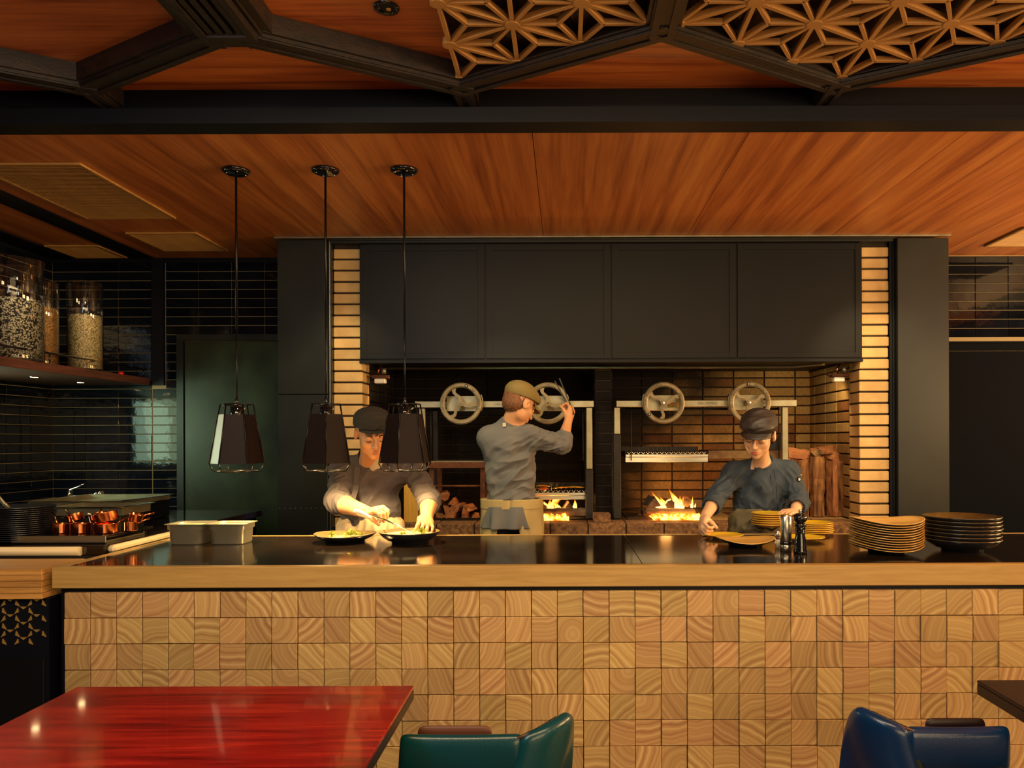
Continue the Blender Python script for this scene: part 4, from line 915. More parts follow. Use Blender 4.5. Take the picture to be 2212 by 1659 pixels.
# plain griddle section and ducting of the right grill
a=P(1530,974,5.66); b=P(1704,992,5.66)
MB().box((a.x,5.66,b.z),(b.x,5.672,a.z),0.002).build('griddle_front',M['dullsteel'],g2); MB().box((a.x,5.672,a.z-0.010),(b.x,6.06,a.z)).build('griddle_plate',M['iron'],g2)
a=P(1350,1002,5.70); b=P(1700,1009,5.70); 
m=MB(); q0=P(1655,988,5.64); m.prism([(P(1655,0,5.64).x,P(0,973,5.64).z),(P(1703,0,5.64).x,P(0,973,5.64).z),(P(1703,0,5.64).x,P(0,955,5.64).z),(P(1690,0,5.64).x,P(0,938,5.64).z)],5.64,5.655); m.build('chain_guard',M['iron'],g2)
for tt,xa,xb in ((g1,xg(905),xg(1275)),(g2,xg(1340),xg(1700))):
    m=MB()
    for x in (xa+0.08,xb-0.05): m.cyl((x,GY+0.03,gp(0,872).z),(x,GY+0.03,1.30),0.004,n=6)
    m.build('lift_cable',M['iron'],tt)
    MB().cyl((xa+0.04,GY+0.05,gp(0,884).z),(xb-0.04,GY+0.05,gp(0,884).z),0.010,n=10).build('lift_shaft',M['iron'],tt)
# rusty rack at left of grill 1
rk=thing('rusty_rack','rusty iron rack over the small log pile at the left of the hearth','rack',(-0.9,5.7,0.892))
a=P(925,996,5.58); b=P(1048,1010,5.58)
MB().box((a.x,5.56,b.z),(b.x,5.58,a.z-0.003)).build('front_plate',M['rust'],rk); MB().box((a.x,5.56,a.z-0.003),(b.x,5.98,a.z+0.002)).build('top_plate',M['steel_worn'],rk)
for x in (a.x+0.02,b.x-0.02,):
    for y in (5.585,5.95): MB().box((x-0.016,y,0.892),(x+0.016,y+0.03,a.z-0.004)).build('leg',M['rust'],rk)
c=P(940,1049,5.6); MB().cyl((a.x+0.02,5.60,c.z),(b.x-0.02,5.60,c.z),0.008).build('cross_bar',M['rust'],rk)
# ---------------- fires ----------------
def logmesh(L,r,seed,n=9,tri=False,hex_=7):
    rnd=random.Random(seed); m=MB(); vs=[]; fs=[]
    if tri: base=[(1.0,-0.55),(0.35,-0.62),(-0.5,-0.6),(-1.0,-0.5),(-0.5,0.25),(0.0,0.95),(0.45,0.3)]
    else: base=[(math.cos(2*PI*k/hex_)*rnd.uniform(.85,1.1),math.sin(2*PI*k/hex_)*rnd.uniform(.85,1.1)) for k in range(hex_)]
    k=len(base)
    for i in range(n):
        x=-L/2+L*i/(n-1); s=r*rnd.uniform(.92,1.06)*(0.93 if i in (0,n-1) else 1)
        for a,b in base: vs.append(Vector((x+rnd.uniform(-.004,.004),a*s+rnd.uniform(-.003,.003),b*s+rnd.uniform(-.003,.003))))
    for i in range(n-1):
        for j in range(k): fs.append((i*k+j,i*k+(j+1)%k,(i+1)*k+(j+1)%k,(i+1)*k+j))
    fs+=[tuple(range(k))[::-1],tuple(range((n-1)*k,n*k))]
    m.add(vs,fs); return m
def log(loc,L,r,rot,mt,label,seed,tri=False,group='logs in the hearth fires',mt_end=None,name='burning_log'):
    o=logmesh(L,r,seed,tri=tri).build(name,mt,origin=(0,0,0)); o.location=loc; o.rotation_euler=rot; tag(o,label,'log',group)
    if mt_end:
        o.data.materials.append(mt_end)
        for p in o.data.polygons[-2:]: p.material_index=1
    return o
def flame_obj(name,base,h,w_,lean,seed,label,curl=0.25):
    rnd=random.Random(seed); m=MB(); n=14; k=10; vs=[]; fs=[]; ph=rnd.uniform(0,6)
    for i in range(n):
        u=i/(n-1); wd=w_*(math.sin(PI*min(1,(u*0.85+0.22)))**0.9)*(1-u)**0.45+0.0008
        cx=lean*u*u*h+0.35*w_*math.sin(ph+u*5)*u; cy=0.25*w_*math.cos(ph+u*4)
        for j in range(k):
            a=2*PI*j/k; vs.append(Vector(base)+V(cx+wd*math.cos(a),cy+wd*0.45*math.sin(a),u*h))
    for i in range(n-1):
        for j in range(k): fs.append((i*k+j,i*k+(j+1)%k,(i+1)*k+(j+1)%k,(i+1)*k+j))
    m.add(vs,fs,True); o=m.build(name,M['flame'],origin=base); return tag(o,label,'flame','flames of the hearth fires')
FD=5.74
def fp(px,py,d=FD): return P(px,py,d)
# right fire
def fire(x0,parts,label):
    pass
rt=thing('fire_rack','black iron rack carrying the logs of the right fire','rack',tuple(V(fp(1445,1122).x,FD,0.892)),None)
rz=fp(0,1101).z
for dy in (0.0,0.16): MB().box((fp(1385,0).x,FD+dy,rz-0.008),(fp(1510,0).x,FD+dy+0.012,rz),0.001).build('rack_bar',M['iron'],rt)
for px in (1390,1505): MB().box((fp(px,0).x-.005,FD,0.892),(fp(px,0).x+.005,FD+0.17,rz-0.009)).build('rack_leg',M['iron'],rt)
log(fp(1448,1107,5.60)+V(0,0,0.0),0.34,0.030,(0.3,0.02,0.02),M['palelog'],'long half-burnt pale log lying across the front of the right fire',3)
log(fp(1408,1088)+V(0,0.03,0.008),0.18,0.050,(0,0,PI/2+0.15),M['char'],'grey triangular split log at the left of the right fire',5,True,mt_end=M['char'])
log(fp(1449,1090)+V(0,0.06,0.0),0.18,0.036,(0,0,PI/2-0.1),M['char'],'dark log between the two tall flames',6)
log(fp(1484,1086)+V(0,0.05,0.005),0.18,0.036,(0,0,PI/2-0.1),M['splitwood'],'orange-lit split log at the right of the right fire',8,mt_end=M['palelog'])
log(fp(1412,1118,FD+0.06)+V(-0.02,0.06,0),0.2,0.024,(0,0,0.3),M['splitwood'],'short reddish stick low at the left of the right fire',9)
eb=tag(MB().box((fp(1402,0).x,5.44,0.892),(fp(1508,0).x,5.92,0.908)).build('ember_bed',M['ember'],origin=tuple(V(fp(1450,0).x,FD,0.892))),'glowing orange ember bed under the right fire','embers',None,'stuff')
for i in range(9):
    log(V(fp(1404,0).x+i*0.036,5.47+random.uniform(0,.05),0.917),0.060,0.014,(random.uniform(-.3,.3),random.uniform(-.3,.3),random.uniform(0,3)),M['ember'],'glowing coal under the right fire',40+i,group='glowing coals under the right fire',name='glowing_coal')
for (px,py,h,wd,ln,sd_,lb) in ((1423,1101,0.135,0.030,-0.35,1,'tall flame beside the grey triangular log'),(1432,1101,0.10,0.030,-0.2,2,'broad flame in the middle left of the right fire'),(1463,1099,0.150,0.030,-0.45,3,'tallest flame of the right fire, leaning left'),(1472,1100,0.10,0.024,-0.1,4,'short wide flame at the foot of the tallest one'),(1494,1098,0.085,0.012,0.05,5,'thin flame at the right end of the right fire'),(1501,1097,0.035,0.006,0.1,6,'tiny flame tip at the far right of the right fire')):
    flame_obj('flame',tuple(fp(px,py,FD+0.02)),h,wd,ln,sd_,lb)
# left fire
log(fp(1217,1107,5.60),0.34,0.034,(0.2,0,0.03),M['char'],'thick charred log across the front of the left fire',11)
log(fp(1172,1098)+V(0,0.05,0.005),0.16,0.040,(0,0,PI/2),M['char'],'round charred log at the left of the left fire',12)
log(fp(1226,1096)+V(0,0.05,0.005),0.18,0.042,(0,0,PI/2+0.1),M['char'],'triangular charred log at the right of the left fire',13,True)
log(fp(1198,1090)+V(0,0.07,0.01),0.14,0.022,(0,-0.8,0.3),M['splitwood'],'thin reddish stick leaning in the left fire',14)
eb=tag(MB().box((fp(1158,0).x,5.44,0.892),(fp(1228,0).x,5.92,0.908)).build('ember_bed',M['ember'],origin=tuple(V(fp(1190,0).x,FD,0.892))),'glowing orange ember bed under the left fire','embers',None,'stuff')
for i in range(6): log(V(fp(1162,0).x+i*0.036,5.47+random.uniform(0,.05),0.917),0.060,0.014,(random.uniform(-.3,.3),random.uniform(-.3,.3),random.uniform(0,3)),M['ember'],'glowing coal under the left fire',60+i,group='glowing coals under the left fire',name='glowing_coal')
for (px,py,h,wd,ln,sd_,lb) in ((1188,1108,0.11,0.030,0.1,21,'flame rising at the left of the left fire'),(1205,1108,0.09,0.030,-0.3,22,'broad flame in the middle of the left fire'),(1240,1106,0.10,0.020,0.1,23,'flame curling at the right end of the left fire')):
    flame_obj('flame',tuple(fp(px,py,FD+0.04)),h,wd,ln,sd_,lb)
# food on the left grate
gz=P(0,1059,5.66).z
def slab(px0,px1,py,d,label,mt,cat,name,th=0.010,rz=0.0):
    a=P(px0,py,d); b=P(px1,py,d); L=b.x-a.x; m=MB(); vs=[]; fs=[]; n=9
    for i in range(n):
        u=i/(n-1); w_=0.024*math.sin(PI*(0.08+0.84*u))**0.5
        for k in range(8): q=2*PI*k/8; vs.append(V(-L/2+L*u,w_*math.cos(q),th*math.sin(q)*math.sin(PI*(0.1+0.8*u))**.5+0.004*math.sin(u*3)))
    for i in range(n-1):
        for k in range(8): fs.append((i*8+k,i*8+(k+1)%8,(i+1)*8+(k+1)%8,(i+1)*8+k))
    fs+=[tuple(range(8))[::-1],tuple(range((n-1)*8,n*8))]
    m.add(vs,fs,True); o=m.build(name,mt,origin=(0,0,0)); o.location=(a+b)/2; o.rotation_euler=(0,rz,random.uniform(-.3,.3)); return tag(o,label,cat,'food on the left grate')
M['corn']=mat('yellow_vegetable',(0.80,0.42,0.03),0.45,var=(0.7,0.3,0.02),vs=20); M['meat']=mat('grilled_meat',(0.40,0.07,0.03),0.4,var=(0.6,0.2,0.07),vs=40)
slab(1158,1187,1050,5.72,'yellow vegetable slice at the left end of the left grate',M['corn'],'vegetable','vegetable_slice',0.006)
slab(1190,1228,1054,5.70,'yellow vegetable slice in the middle of the left grate',M['corn'],'vegetable','vegetable_slice',0.006,-0.1)
slab(1215,1262,1053,5.74,'long yellow vegetable slice at the right end of the left grate',M['corn'],'vegetable','vegetable_slice',0.007,0.03)
for k in range(3): slab(1158+k*5,1178+k*4,1057.5-k*1.5,5.69+k*0.025,('red sausage at the front left of the left grate','middle red sausage on the left grate','red sausage behind the other two on the left grate')[k],M['meat'],'sausage','sausage',0.007,0.25)
# bricks lying on the hearth edge in front of the pier
q=P(1300,1116,5.40); tag(MB().box((q.x-0.06,5.33,0.8895),(q.x+0.055,5.50,0.945),0.004).build('loose_brick',M['paver'],origin=tuple(q)),'loose pale brick lying on the hearth edge between the grills','brick')
# ---------------- firewood ----------------
def vlog(px0,px1,pyt,d,label,seed,mt,tri=False):
    a=P(px0,1127,d); b=P(px1,pyt,d); r=(b.x-a.x)/2; h=b.z-0.893
    o=logmesh(h,r*0.98,seed,n=12,tri=tri,hex_=8); o=o.build('firewood_log',mt,origin=(0,0,0)); o.data.materials.append(M['splitwood'])
    for p in list(o.data.polygons)[-2:]: p.material_index=1
    o.location=((a.x+b.x)/2,d+r,0.893+h/2+0.002); o.rotation_euler=(0,-PI/2,random.uniform(-.5,.5)); return tag(o,label,'log','upright firewood logs in the right corner of the hearth')
vlog(1726,1752,997,5.62,'upright bark-covered log at the left of the firewood stack',71,M['bark'])
vlog(1752,1788,990,5.60,'thickest upright log of the firewood stack, with rough bark',72,M['bark'])
vlog(1787,1802,999,5.62,'narrow reddish upright log right of the thickest one',73,M['splitwood'],True)
vlog(1799,1813,995,5.60,'slim yellowish upright split log in the firewood stack',74,M['splitwood'])
vlog(1811,1833,999,5.62,'rightmost upright log of the firewood stack',75,M['bark'])
vlog(1740,1768,1005,5.80,'upright log hidden behind the front row of the stack',76,M['bark'])
vlog(1772,1802,1004,5.80,'upright log in the rear row of the stack',77,M['bark'])
for i,(px,py,L,r,rot,lb) in enumerate(((1735,985,0.26,0.045,(0.3,0.15,0.2),'split log lying across the left top of the stack'),(1765,978,0.22,0.045,(0.8,-0.1,PI/2-0.3),'split log with cut end facing the room, on the upright logs'),(1789,974,0.24,0.036,(0.2,-0.05,0.6),'topmost split log at the centre of the stack'),(1796,987,0.20,0.036,(0.2,0.3,-0.3),'small split log sloping down at the right end of the pile'),(1720,990,0.20,0.034,(0.2,-0.2,0.5),'thin split log at the far left top of the stack'))):
    log(P(px,py,5.74),L,r,rot,M['splitwood'],lb,80+i,True,group='split logs on top of the firewood stack',mt_end=M['palelog'],name='split_log')
q=0
for i,(px,py,r) in enumerate(((955,1117,0.045),(978,1112,0.045),(1003,1116,0.040),(1026,1119,0.034),(966,1098,0.038),(990,1097,0.040),(1012,1100,0.034),(951,1082,0.032),(978,1083,0.030),(958,1070,0.035))):
    nm=('bottom row','bottom row','bottom row','bottom row','middle row','middle row','middle row','upper row','upper row','top')[i]
    pos=('leftmost','second from left','third from left','rightmost','left','middle','right','left','right','single')[i]
    log(P(px,py,5.75)+V(0,0.05,0),0.26,r,(random.uniform(0,2),0,PI/2+random.uniform(-.15,.15)),M['splitwood'] if i%3 else M['bark'],pos+' split log, '+nm+' of the pile under the rusty rack',90+i,i%2==0,group='small log pile under the rusty rack',mt_end=M['splitwood'],name='split_log')
tag(MB().box((P(873,0,5.38).x,5.365,0.891),(P(903,0,5.38).x,5.395,P(0,1040,5.38).z),0.002).box((P(905,0,5.38).x,5.37,0.891),(P(912,0,5.38).x,5.392,P(0,1052,5.38).z),0.002).build('wooden_board',M['board'],origin=(-1.04,5.38,0.891)),'upright yellow wooden board on the hearth edge beside the left chef','board')
# ---------------- things on the counter ----------------
def on(px,py,z=CZ):
    d=(CAMZ-z)*1700/(py-950); return V((px-1220)*d/1700,d,z)
# gastronorm pans
def gn(px,label):
    c=on(px,1170); t=thing('steel_food_pan',label,'pan',tuple(c),'steel food pans on the counter')
    def rr(w_,h_,r,n=4):
        pts=[]
        for cx_,cy_,a0 in ((w_/2-r,h_/2-r,0),(-w_/2+r,h_/2-r,PI/2),(-w_/2+r,-h_/2+r,PI),(w_/2-r,-h_/2+r,3*PI/2)):
            for k in range(n+1): a=a0+PI/2*k/n; pts.append((cx_+r*math.cos(a),cy_+r*math.sin(a)))
        return pts
    levels=[(0.150,0.135,0.03,0.0),(0.158,0.142,0.03,0.006),(0.166,0.150,0.032,0.070),(0.178,0.162,0.03,0.074),(0.178,0.162,0.03,0.094),(0.192,0.182,0.020,0.098),(0.192,0.182,0.020,0.1005),(0.174,0.158,0.03,0.0965),(0.172,0.156,0.03,0.078)]
    vs=[];fs=[]
    for w_,h_,r,z in levels:
        for x,y in rr(w_,h_,r): vs.append(V(c.x+x,c.y+y,c.z+z))
    k=len(rr(1,1,.1))
    for i in range(len(levels)-1):
        for j in range(k): fs.append((i*k+j,i*k+(j+1)%k,(i+1)*k+(j+1)%k,(i+1)*k+j))
    fs.append(tuple(range(k))[::-1])
    MB().add(vs,fs,True).build('pan_body',M['pansteel'],t)
    q=rr(0.171,0.155,0.03); MB().add([V(c.x+x,c.y+y,c.z+0.088) for x,y in q]+[V(c.x+x,c.y+y,c.z+0.080) for x,y in q],[tuple(range(k)),tuple(range(2*k-1,k-1,-1))]+[(j,(j+1)%k,(j+1)%k+k,j+k) for j in range(k)]).build('contents',M['cream'],t,label='pale creamy food filling the pan')
gn(413,'steel food pan at the left end of the counter top')
gn(501,'steel food pan right of the first one, nearer the chef')
# plates
def saddle(amp,r0,ph=0,p=2): return lambda r,t: amp*(r/r0)**3*(math.cos(2*(t-ph))) if r>0.4*r0 else amp*0.064*(r/(0.4*r0))**1*(math.cos(2*(t-ph)))
def plate(name,c,prof,mats,label,cat,group,wob=None,split=None,n=48,tilt=None):
    m=MB().lathe(prof,(0,0,0),n,wob); o=m.build(name,mats[0],origin=(0,0,0)); o.location=c
    if len(mats)>1:
        o.data.materials.append(mats[1])
        for p in o.data.polygons:
            if p.normal.z>0.25 and p.center.z>split: p.material_index=1
    if tilt: o.rotation_euler=tilt
    return tag(o,label,cat,group)
def coupe(r,h,foot,th=0.005,fh=0.008):
    return [(0.0001,fh*0.6),(foot*0.86,fh*0.6),(foot*0.9,0),(foot,0),(foot+0.002,fh),(foot+(r-foot)*0.35,fh+h*0.14),(foot+(r-foot)*0.7,fh+h*0.5),(r,fh+h),(r+0.001,fh+h+th*0.6),(r-0.004,fh+h+th),(foot+(r-foot)*0.65,fh+h*0.46+th),(foot*0.95,fh+th*0.9),(foot*0.5,fh+th*0.7),(0.0001,fh+th*0.7)]
# tan saddle plates
c=on(1913,1194); 
p0=None
for k in range(12):
    z=CZ+0.0005+k*0.0105
    lb='top tan oval plate with raised ends, on the stack right of the yellow plates' if k==11 else nth(k,12,'tan curved plate in the stack right of the yellow plates')
    if p0 is None: p0=plate('curved_plate',(c.x,c.y,z),coupe(0.156,0.016,0.075,0.004,0.010),(M['blackglaze'],M['tan']),lb,'plate','tan curved plates in a tall stack',saddle(0.010,0.156),0.010); o=p0
    else: o=dup(p0,(c.x+random.uniform(-.003,.003),c.y+random.uniform(-.002,.002),z),(0,0,random.uniform(-.05,.05)),lb)
# rims in tan: rim ring part comes from the glaze on the upward faces
# black bowls
c=on(2077,1192); b0=None
for k in range(7):
    z=CZ+0.0005+k*0.0165
    lb='top black bowl with bronze inside, on the stack at the right end of the counter' if k==6 else nth(k,7,'black bowl in the stack at the counter right end')
    if b0 is None: b0=plate('bowl',(c.x,c.y,z),coupe(0.160,0.042,0.085,0.005,0.010),(M['blackglaze'],M['bronze']),lb,'bowl','black bowls in a stack',None,0.015)
    else: dup(b0,(c.x+random.uniform(-.003,.003),c.y+random.uniform(-.002,.002),z),(0,0,k),lb)
# yellow plates: stack by the mills
c=on(1757,1157); y0=None
for k in range(6):
    z=CZ+0.0005+k*0.0095
    lb='top yellow plate of the stack behind the black pepper mill' if k==5 else nth(k,6,'yellow plate in the stack behind the pepper mill')
    if y0 is None: y0=plate('yellow_plate',(c.x,c.y,z),coupe(0.098,0.010,0.055,0.004,0.006),(M['tan'],M['yellow']),lb,'plate','yellow plates stacked behind the pepper mill',None,0.009)
    else: dup(y0,(c.x+random.uniform(-.004,.004),c.y+random.uniform(-.003,.003),z),None,lb)
c=on(1737,1169); dup(y0,tuple(c+V(0,0,.0005)),None,'single yellow plate lying flat just behind the two mills',group='single yellow plates'); 
c=P(1662,1139,4.235)
for k in range(6): dup(y0,(c.x,c.y,c.z+k*0.0115),None,'top yellow plate of the stack held by the woman in the dark cap' if k==5 else nth(k,6,'yellow plate in the stack held by the woman'),group='yellow plates held by the woman')
c=on(1563,1163); o=dup(y0,tuple(c+V(0,0,.0005)),None,'yellow plate at the woman\'s left-of-picture hand, under the tan plate',group='single yellow plates')
c=on(1609,1180); plate('curved_plate',(c.x,c.y,c.z+0.0005),coupe(0.136,0.018,0.078,0.005,0.012),(M['blackglaze'],M['tan']),'single tan curved plate lying in front of the woman in the dark cap','plate','single curved plates',saddle(0.009,0.136),0.010)
# mills
c=on(1697,1193); t=thing('steel_mill','cylindrical brushed steel mill with black band beside the black pepper mill','mill',tuple(c))
MB().lathe([(0.0001,0.0),(0.0245,0.0),(0.0245,0.030),(0.0235,0.032)],c,28).build('steel_foot',M['steel'],t); MB().lathe([(0.0235,0.032),(0.0265,0.033),(0.0265,0.047),(0.0235,0.048)],c,28).build('black_band',M['gloss'],t); MB().lathe([(0.0235,0.048),(0.0245,0.049),(0.0245,0.155),(0.020,0.163),(0.0001,0.165)],c,28).build('steel_body',M['steel'],t); MB().lathe([(0.004,0.165),(0.005,0.169),(0.0001,0.171)],c,12).build('top_button',M['copper'],t)
c=on(1728,1197); t=thing('pepper_mill','glossy black turned pepper mill with a small metal knob','mill',tuple(c))
MB().lathe([(0.0001,0),(0.029,0),(0.0295,0.012),(0.026,0.022),(0.028,0.030),(0.026,0.036),(0.0275,0.043),(0.025,0.050),(0.0255,0.058),(0.0200,0.078),(0.0200,0.098),(0.0235,0.112),(0.021,0.118),(0.0265,0.124),(0.0265,0.128),(0.019,0.132)],c,32).build('mill_body',M['gloss'],t)
MB().lathe([(0.016,0.132),(0.019,0.136),(0.0275,0.143),(0.0305,0.155),(0.0275,0.167),(0.017,0.175),(0.0001,0.177)],c,32).build('mill_head',M['gloss'],t); MB().lathe([(0.007,0.175),(0.006,0.181),(0.008,0.184),(0.007,0.190),(0.0001,0.192)],c,16).build('metal_knob',M['chrome'],t)
c=on(1679,1186); t=thing('salt_shaker','little clear glass shaker left of the steel mill','shaker',tuple(c)); MB().lathe([(0.0001,0),(0.012,0.0),(0.0125,0.05),(0.010,0.056)],c,20).build('glass_body',M['glass'],t); MB().lathe([(0.0125,0.056),(0.013,0.060),(0.012,0.078),(0.0001,0.080)],c,20).build('steel_lid',M['steel'],t); MB().lathe([(0.0001,0.003),(0.010,0.003),(0.010,0.040),(0.0001,0.041)],c,16).build('salt',M['tee'],t)
# plated dishes of the left chef
def leaves(parent_loc,n,sx,sy,h,seed,label):
    rnd=random.Random(seed); m=MB()
    for i in range(n):
        a=rnd.uniform(0,2*PI); r=abs(rnd.gauss(0,0.5)); p=V(parent_loc[0]+sx*r*math.cos(a),parent_loc[1]+sy*r*math.sin(a),parent_loc[2]+h*rnd.uniform(0.1,1)*(1-min(1,r)*0.7)+0.003)
        R=Euler((rnd.uniform(-1.2,1.2),rnd.uniform(-1.2,1.2),rnd.uniform(0,6))).to_matrix(); L=rnd.uniform(.006,.013)
        q=[V(-L,0,0),V(-L*.3,L*.5,.002),V(L*.6,L*.4,0),V(L,0,-.002),V(L*.5,-L*.5,.001),V(-L*.4,-L*.4,0)]
        top=[R@v+p for v in q]; bo=[R@(v-V(0,0,.0009))+p for v in q]; m.add(top+bo,[(0,1,2,3,4,5),(11,10,9,8,7,6)]+[(k,(k+1)%6,(k+1)%6+6,k+6) for k in range(6)])
    return tag(m.build('salad_leaves',M['green'],origin=parent_loc),label,'salad',None,'stuff')
c=on(745,1168); c1=c.copy()
plate('shallow_plate',(c.x,c.y,c.z+0.0005),coupe(0.150,0.026,0.095,0.005,0.010),(M['blackglaze'],M['platedark']),'dark shallow plate with salad, left of the chef\'s spoon','plate','dark plates before the left chef',saddle(0.004,0.15),0.010)
tag(MB().lathe([(0.0001,0),(0.085,0.0),(0.088,0.003),(0.08,0.007),(0.0001,0.010)],c+V(0,0,0.0165),32,lambda r,t:0.001*math.sin(5*t)).build('fish_fillet',M['cream'],origin=c+V(0,0,.0165)),'pale sliced food laid flat on the left dark plate','food')
leaves((c.x+0.03,c.y,c.z+0.026),60,0.05,0.03,0.032,5,'heap of yellow-green salad leaves on the left dark plate'); leaves((c.x-0.065,c.y,c.z+0.024),26,0.022,0.02,0.022,6,'small tuft of salad leaves at the left of the left dark plate')
c=on(884,1171); c2=c.copy()
plate('deep_bowl',(c.x,c.y,c.z+0.0005),coupe(0.147,0.042,0.085,0.005,0.010),(M['blackglaze'],M['platedark']),'deep black bowl of creamy food under the left chef\'s hand','bowl','dark plates before the left chef',None,0.012)
tag(MB().lathe([(0.0001,0),(0.124,0.0),(0.126,0.002),(0.11,0.005),(0.0001,0.007)],c+V(0,0,0.040),32).build('cream_soup',M['cream'],origin=c+V(0,0,.036)),'cream coloured food filling the deep black bowl','food')
leaves((c.x+0.065,c.y-0.01,c.z+0.046),34,0.026,0.02,0.028,8,'green herbs being placed at the right side of the deep bowl'); leaves((c.x-0.02,c.y-0.06,c.z+0.046),9,0.02,0.012,0.006,9,'few herb leaves at the front of the deep bowl')
tag(MB().lathe([(0.0001,0),(0.008,0.001),(0.006,0.004),(0.0001,0.005)],on(752,1195)+V(0,0,.0005),10).build('yellow_drop',M['yellow'],origin=on(752,1195)),'small yellow drop of sauce on the black counter top','sauce')
# ---------------- dining tables ----------------
def table(name,x0,x1,y0,y1,z,th,mt,label,mtb):
    t=thing(name,label,'table',((x0+x1)/2,(y0+y1)/2,0))
    MB().box((x0,y0,z-0.010),(x1,y1,z),0.0015).build('tabletop',mt,t); MB().box((x0+0.0,y0+0.0,z-th),(x1,y1,z-0.0105),0.002).build('edge_band',mtb,t)
    MB().box(((x0+x1)/2-0.05,(y0+y1)/2-0.05,0.03),((x0+x1)/2+0.05,(y0+y1)/2+0.05,z-th-0.001)).build('pedestal',M['iron'],t); MB().box(((x0+x1)/2-0.28,(y0+y1)/2-0.28,0.001),((x0+x1)/2+0.28,(y0+y1)/2+0.28,0.029),0.004).build('foot_plate',M['iron'],t)
table('dining_table',-1.41,-0.438,1.15,2.272,0.742,0.040,M['red'],'glossy red wooden dining table in the left foreground',M['darkwood'])
table('dining_table',1.205,2.2,1.3,2.306,0.742,0.042,M['darkwood'],'very dark dining table at the right edge of the picture',M['darkwood'])
# ---------------- chairs ----------------
def grid_surface(fn,nu,nv,th,name,mt,parent,close=True):
    vs=[];N=[]
    pts=[[Vector(fn(i/(nu-1),j/(nv-1))) for j in range(nv)] for i in range(nu)]
    nr=[[None]*nv for _ in range(nu)]
    for i in range(nu):
        for j in range(nv):
            du=pts[min(i+1,nu-1)][j]-pts[max(i-1,0)][j]; dv=pts[i][min(j+1,nv-1)]-pts[i][max(j-1,0)]; n=du.cross(dv); n=n.normalized() if n.length>1e-9 else V(0,0,1); nr[i][j]=n
    A=[];B=[]
    for i in range(nu):
        for j in range(nv):
            tt=th(i/(nu-1),j/(nv-1)) if callable(th) else th
            A.append(pts[i][j]+nr[i][j]*tt/2); B.append(pts[i][j]-nr[i][j]*tt/2)
    vs=A+B; o=nu*nv; fs=[]
    for i in range(nu-1):
        for j in range(nv-1): a=i*nv+j; fs.append((a,a+1,a+nv+1,a+nv)); fs.append((o+a,o+a+nv,o+a+nv+1,o+a+1))
    for i in range(nu-1): fs.append((i*nv,(i+1)*nv,o+(i+1)*nv,o+i*nv)); fs.append((i*nv+nv-1,o+i*nv+nv-1,o+(i+1)*nv+nv-1,(i+1)*nv+nv-1))
    for j in range(nv-1): fs.append((j,o+j,o+j+1,j+1)); a=(nu-1)*nv+j; fs.append((a,a+1,o+a+1,o+a))
    ob=MB().add(vs,fs,True).build(name,mt,parent)
    md=ob.modifiers.new('soft','SUBSURF'); md.levels=1; md.render_levels=2
    return ob
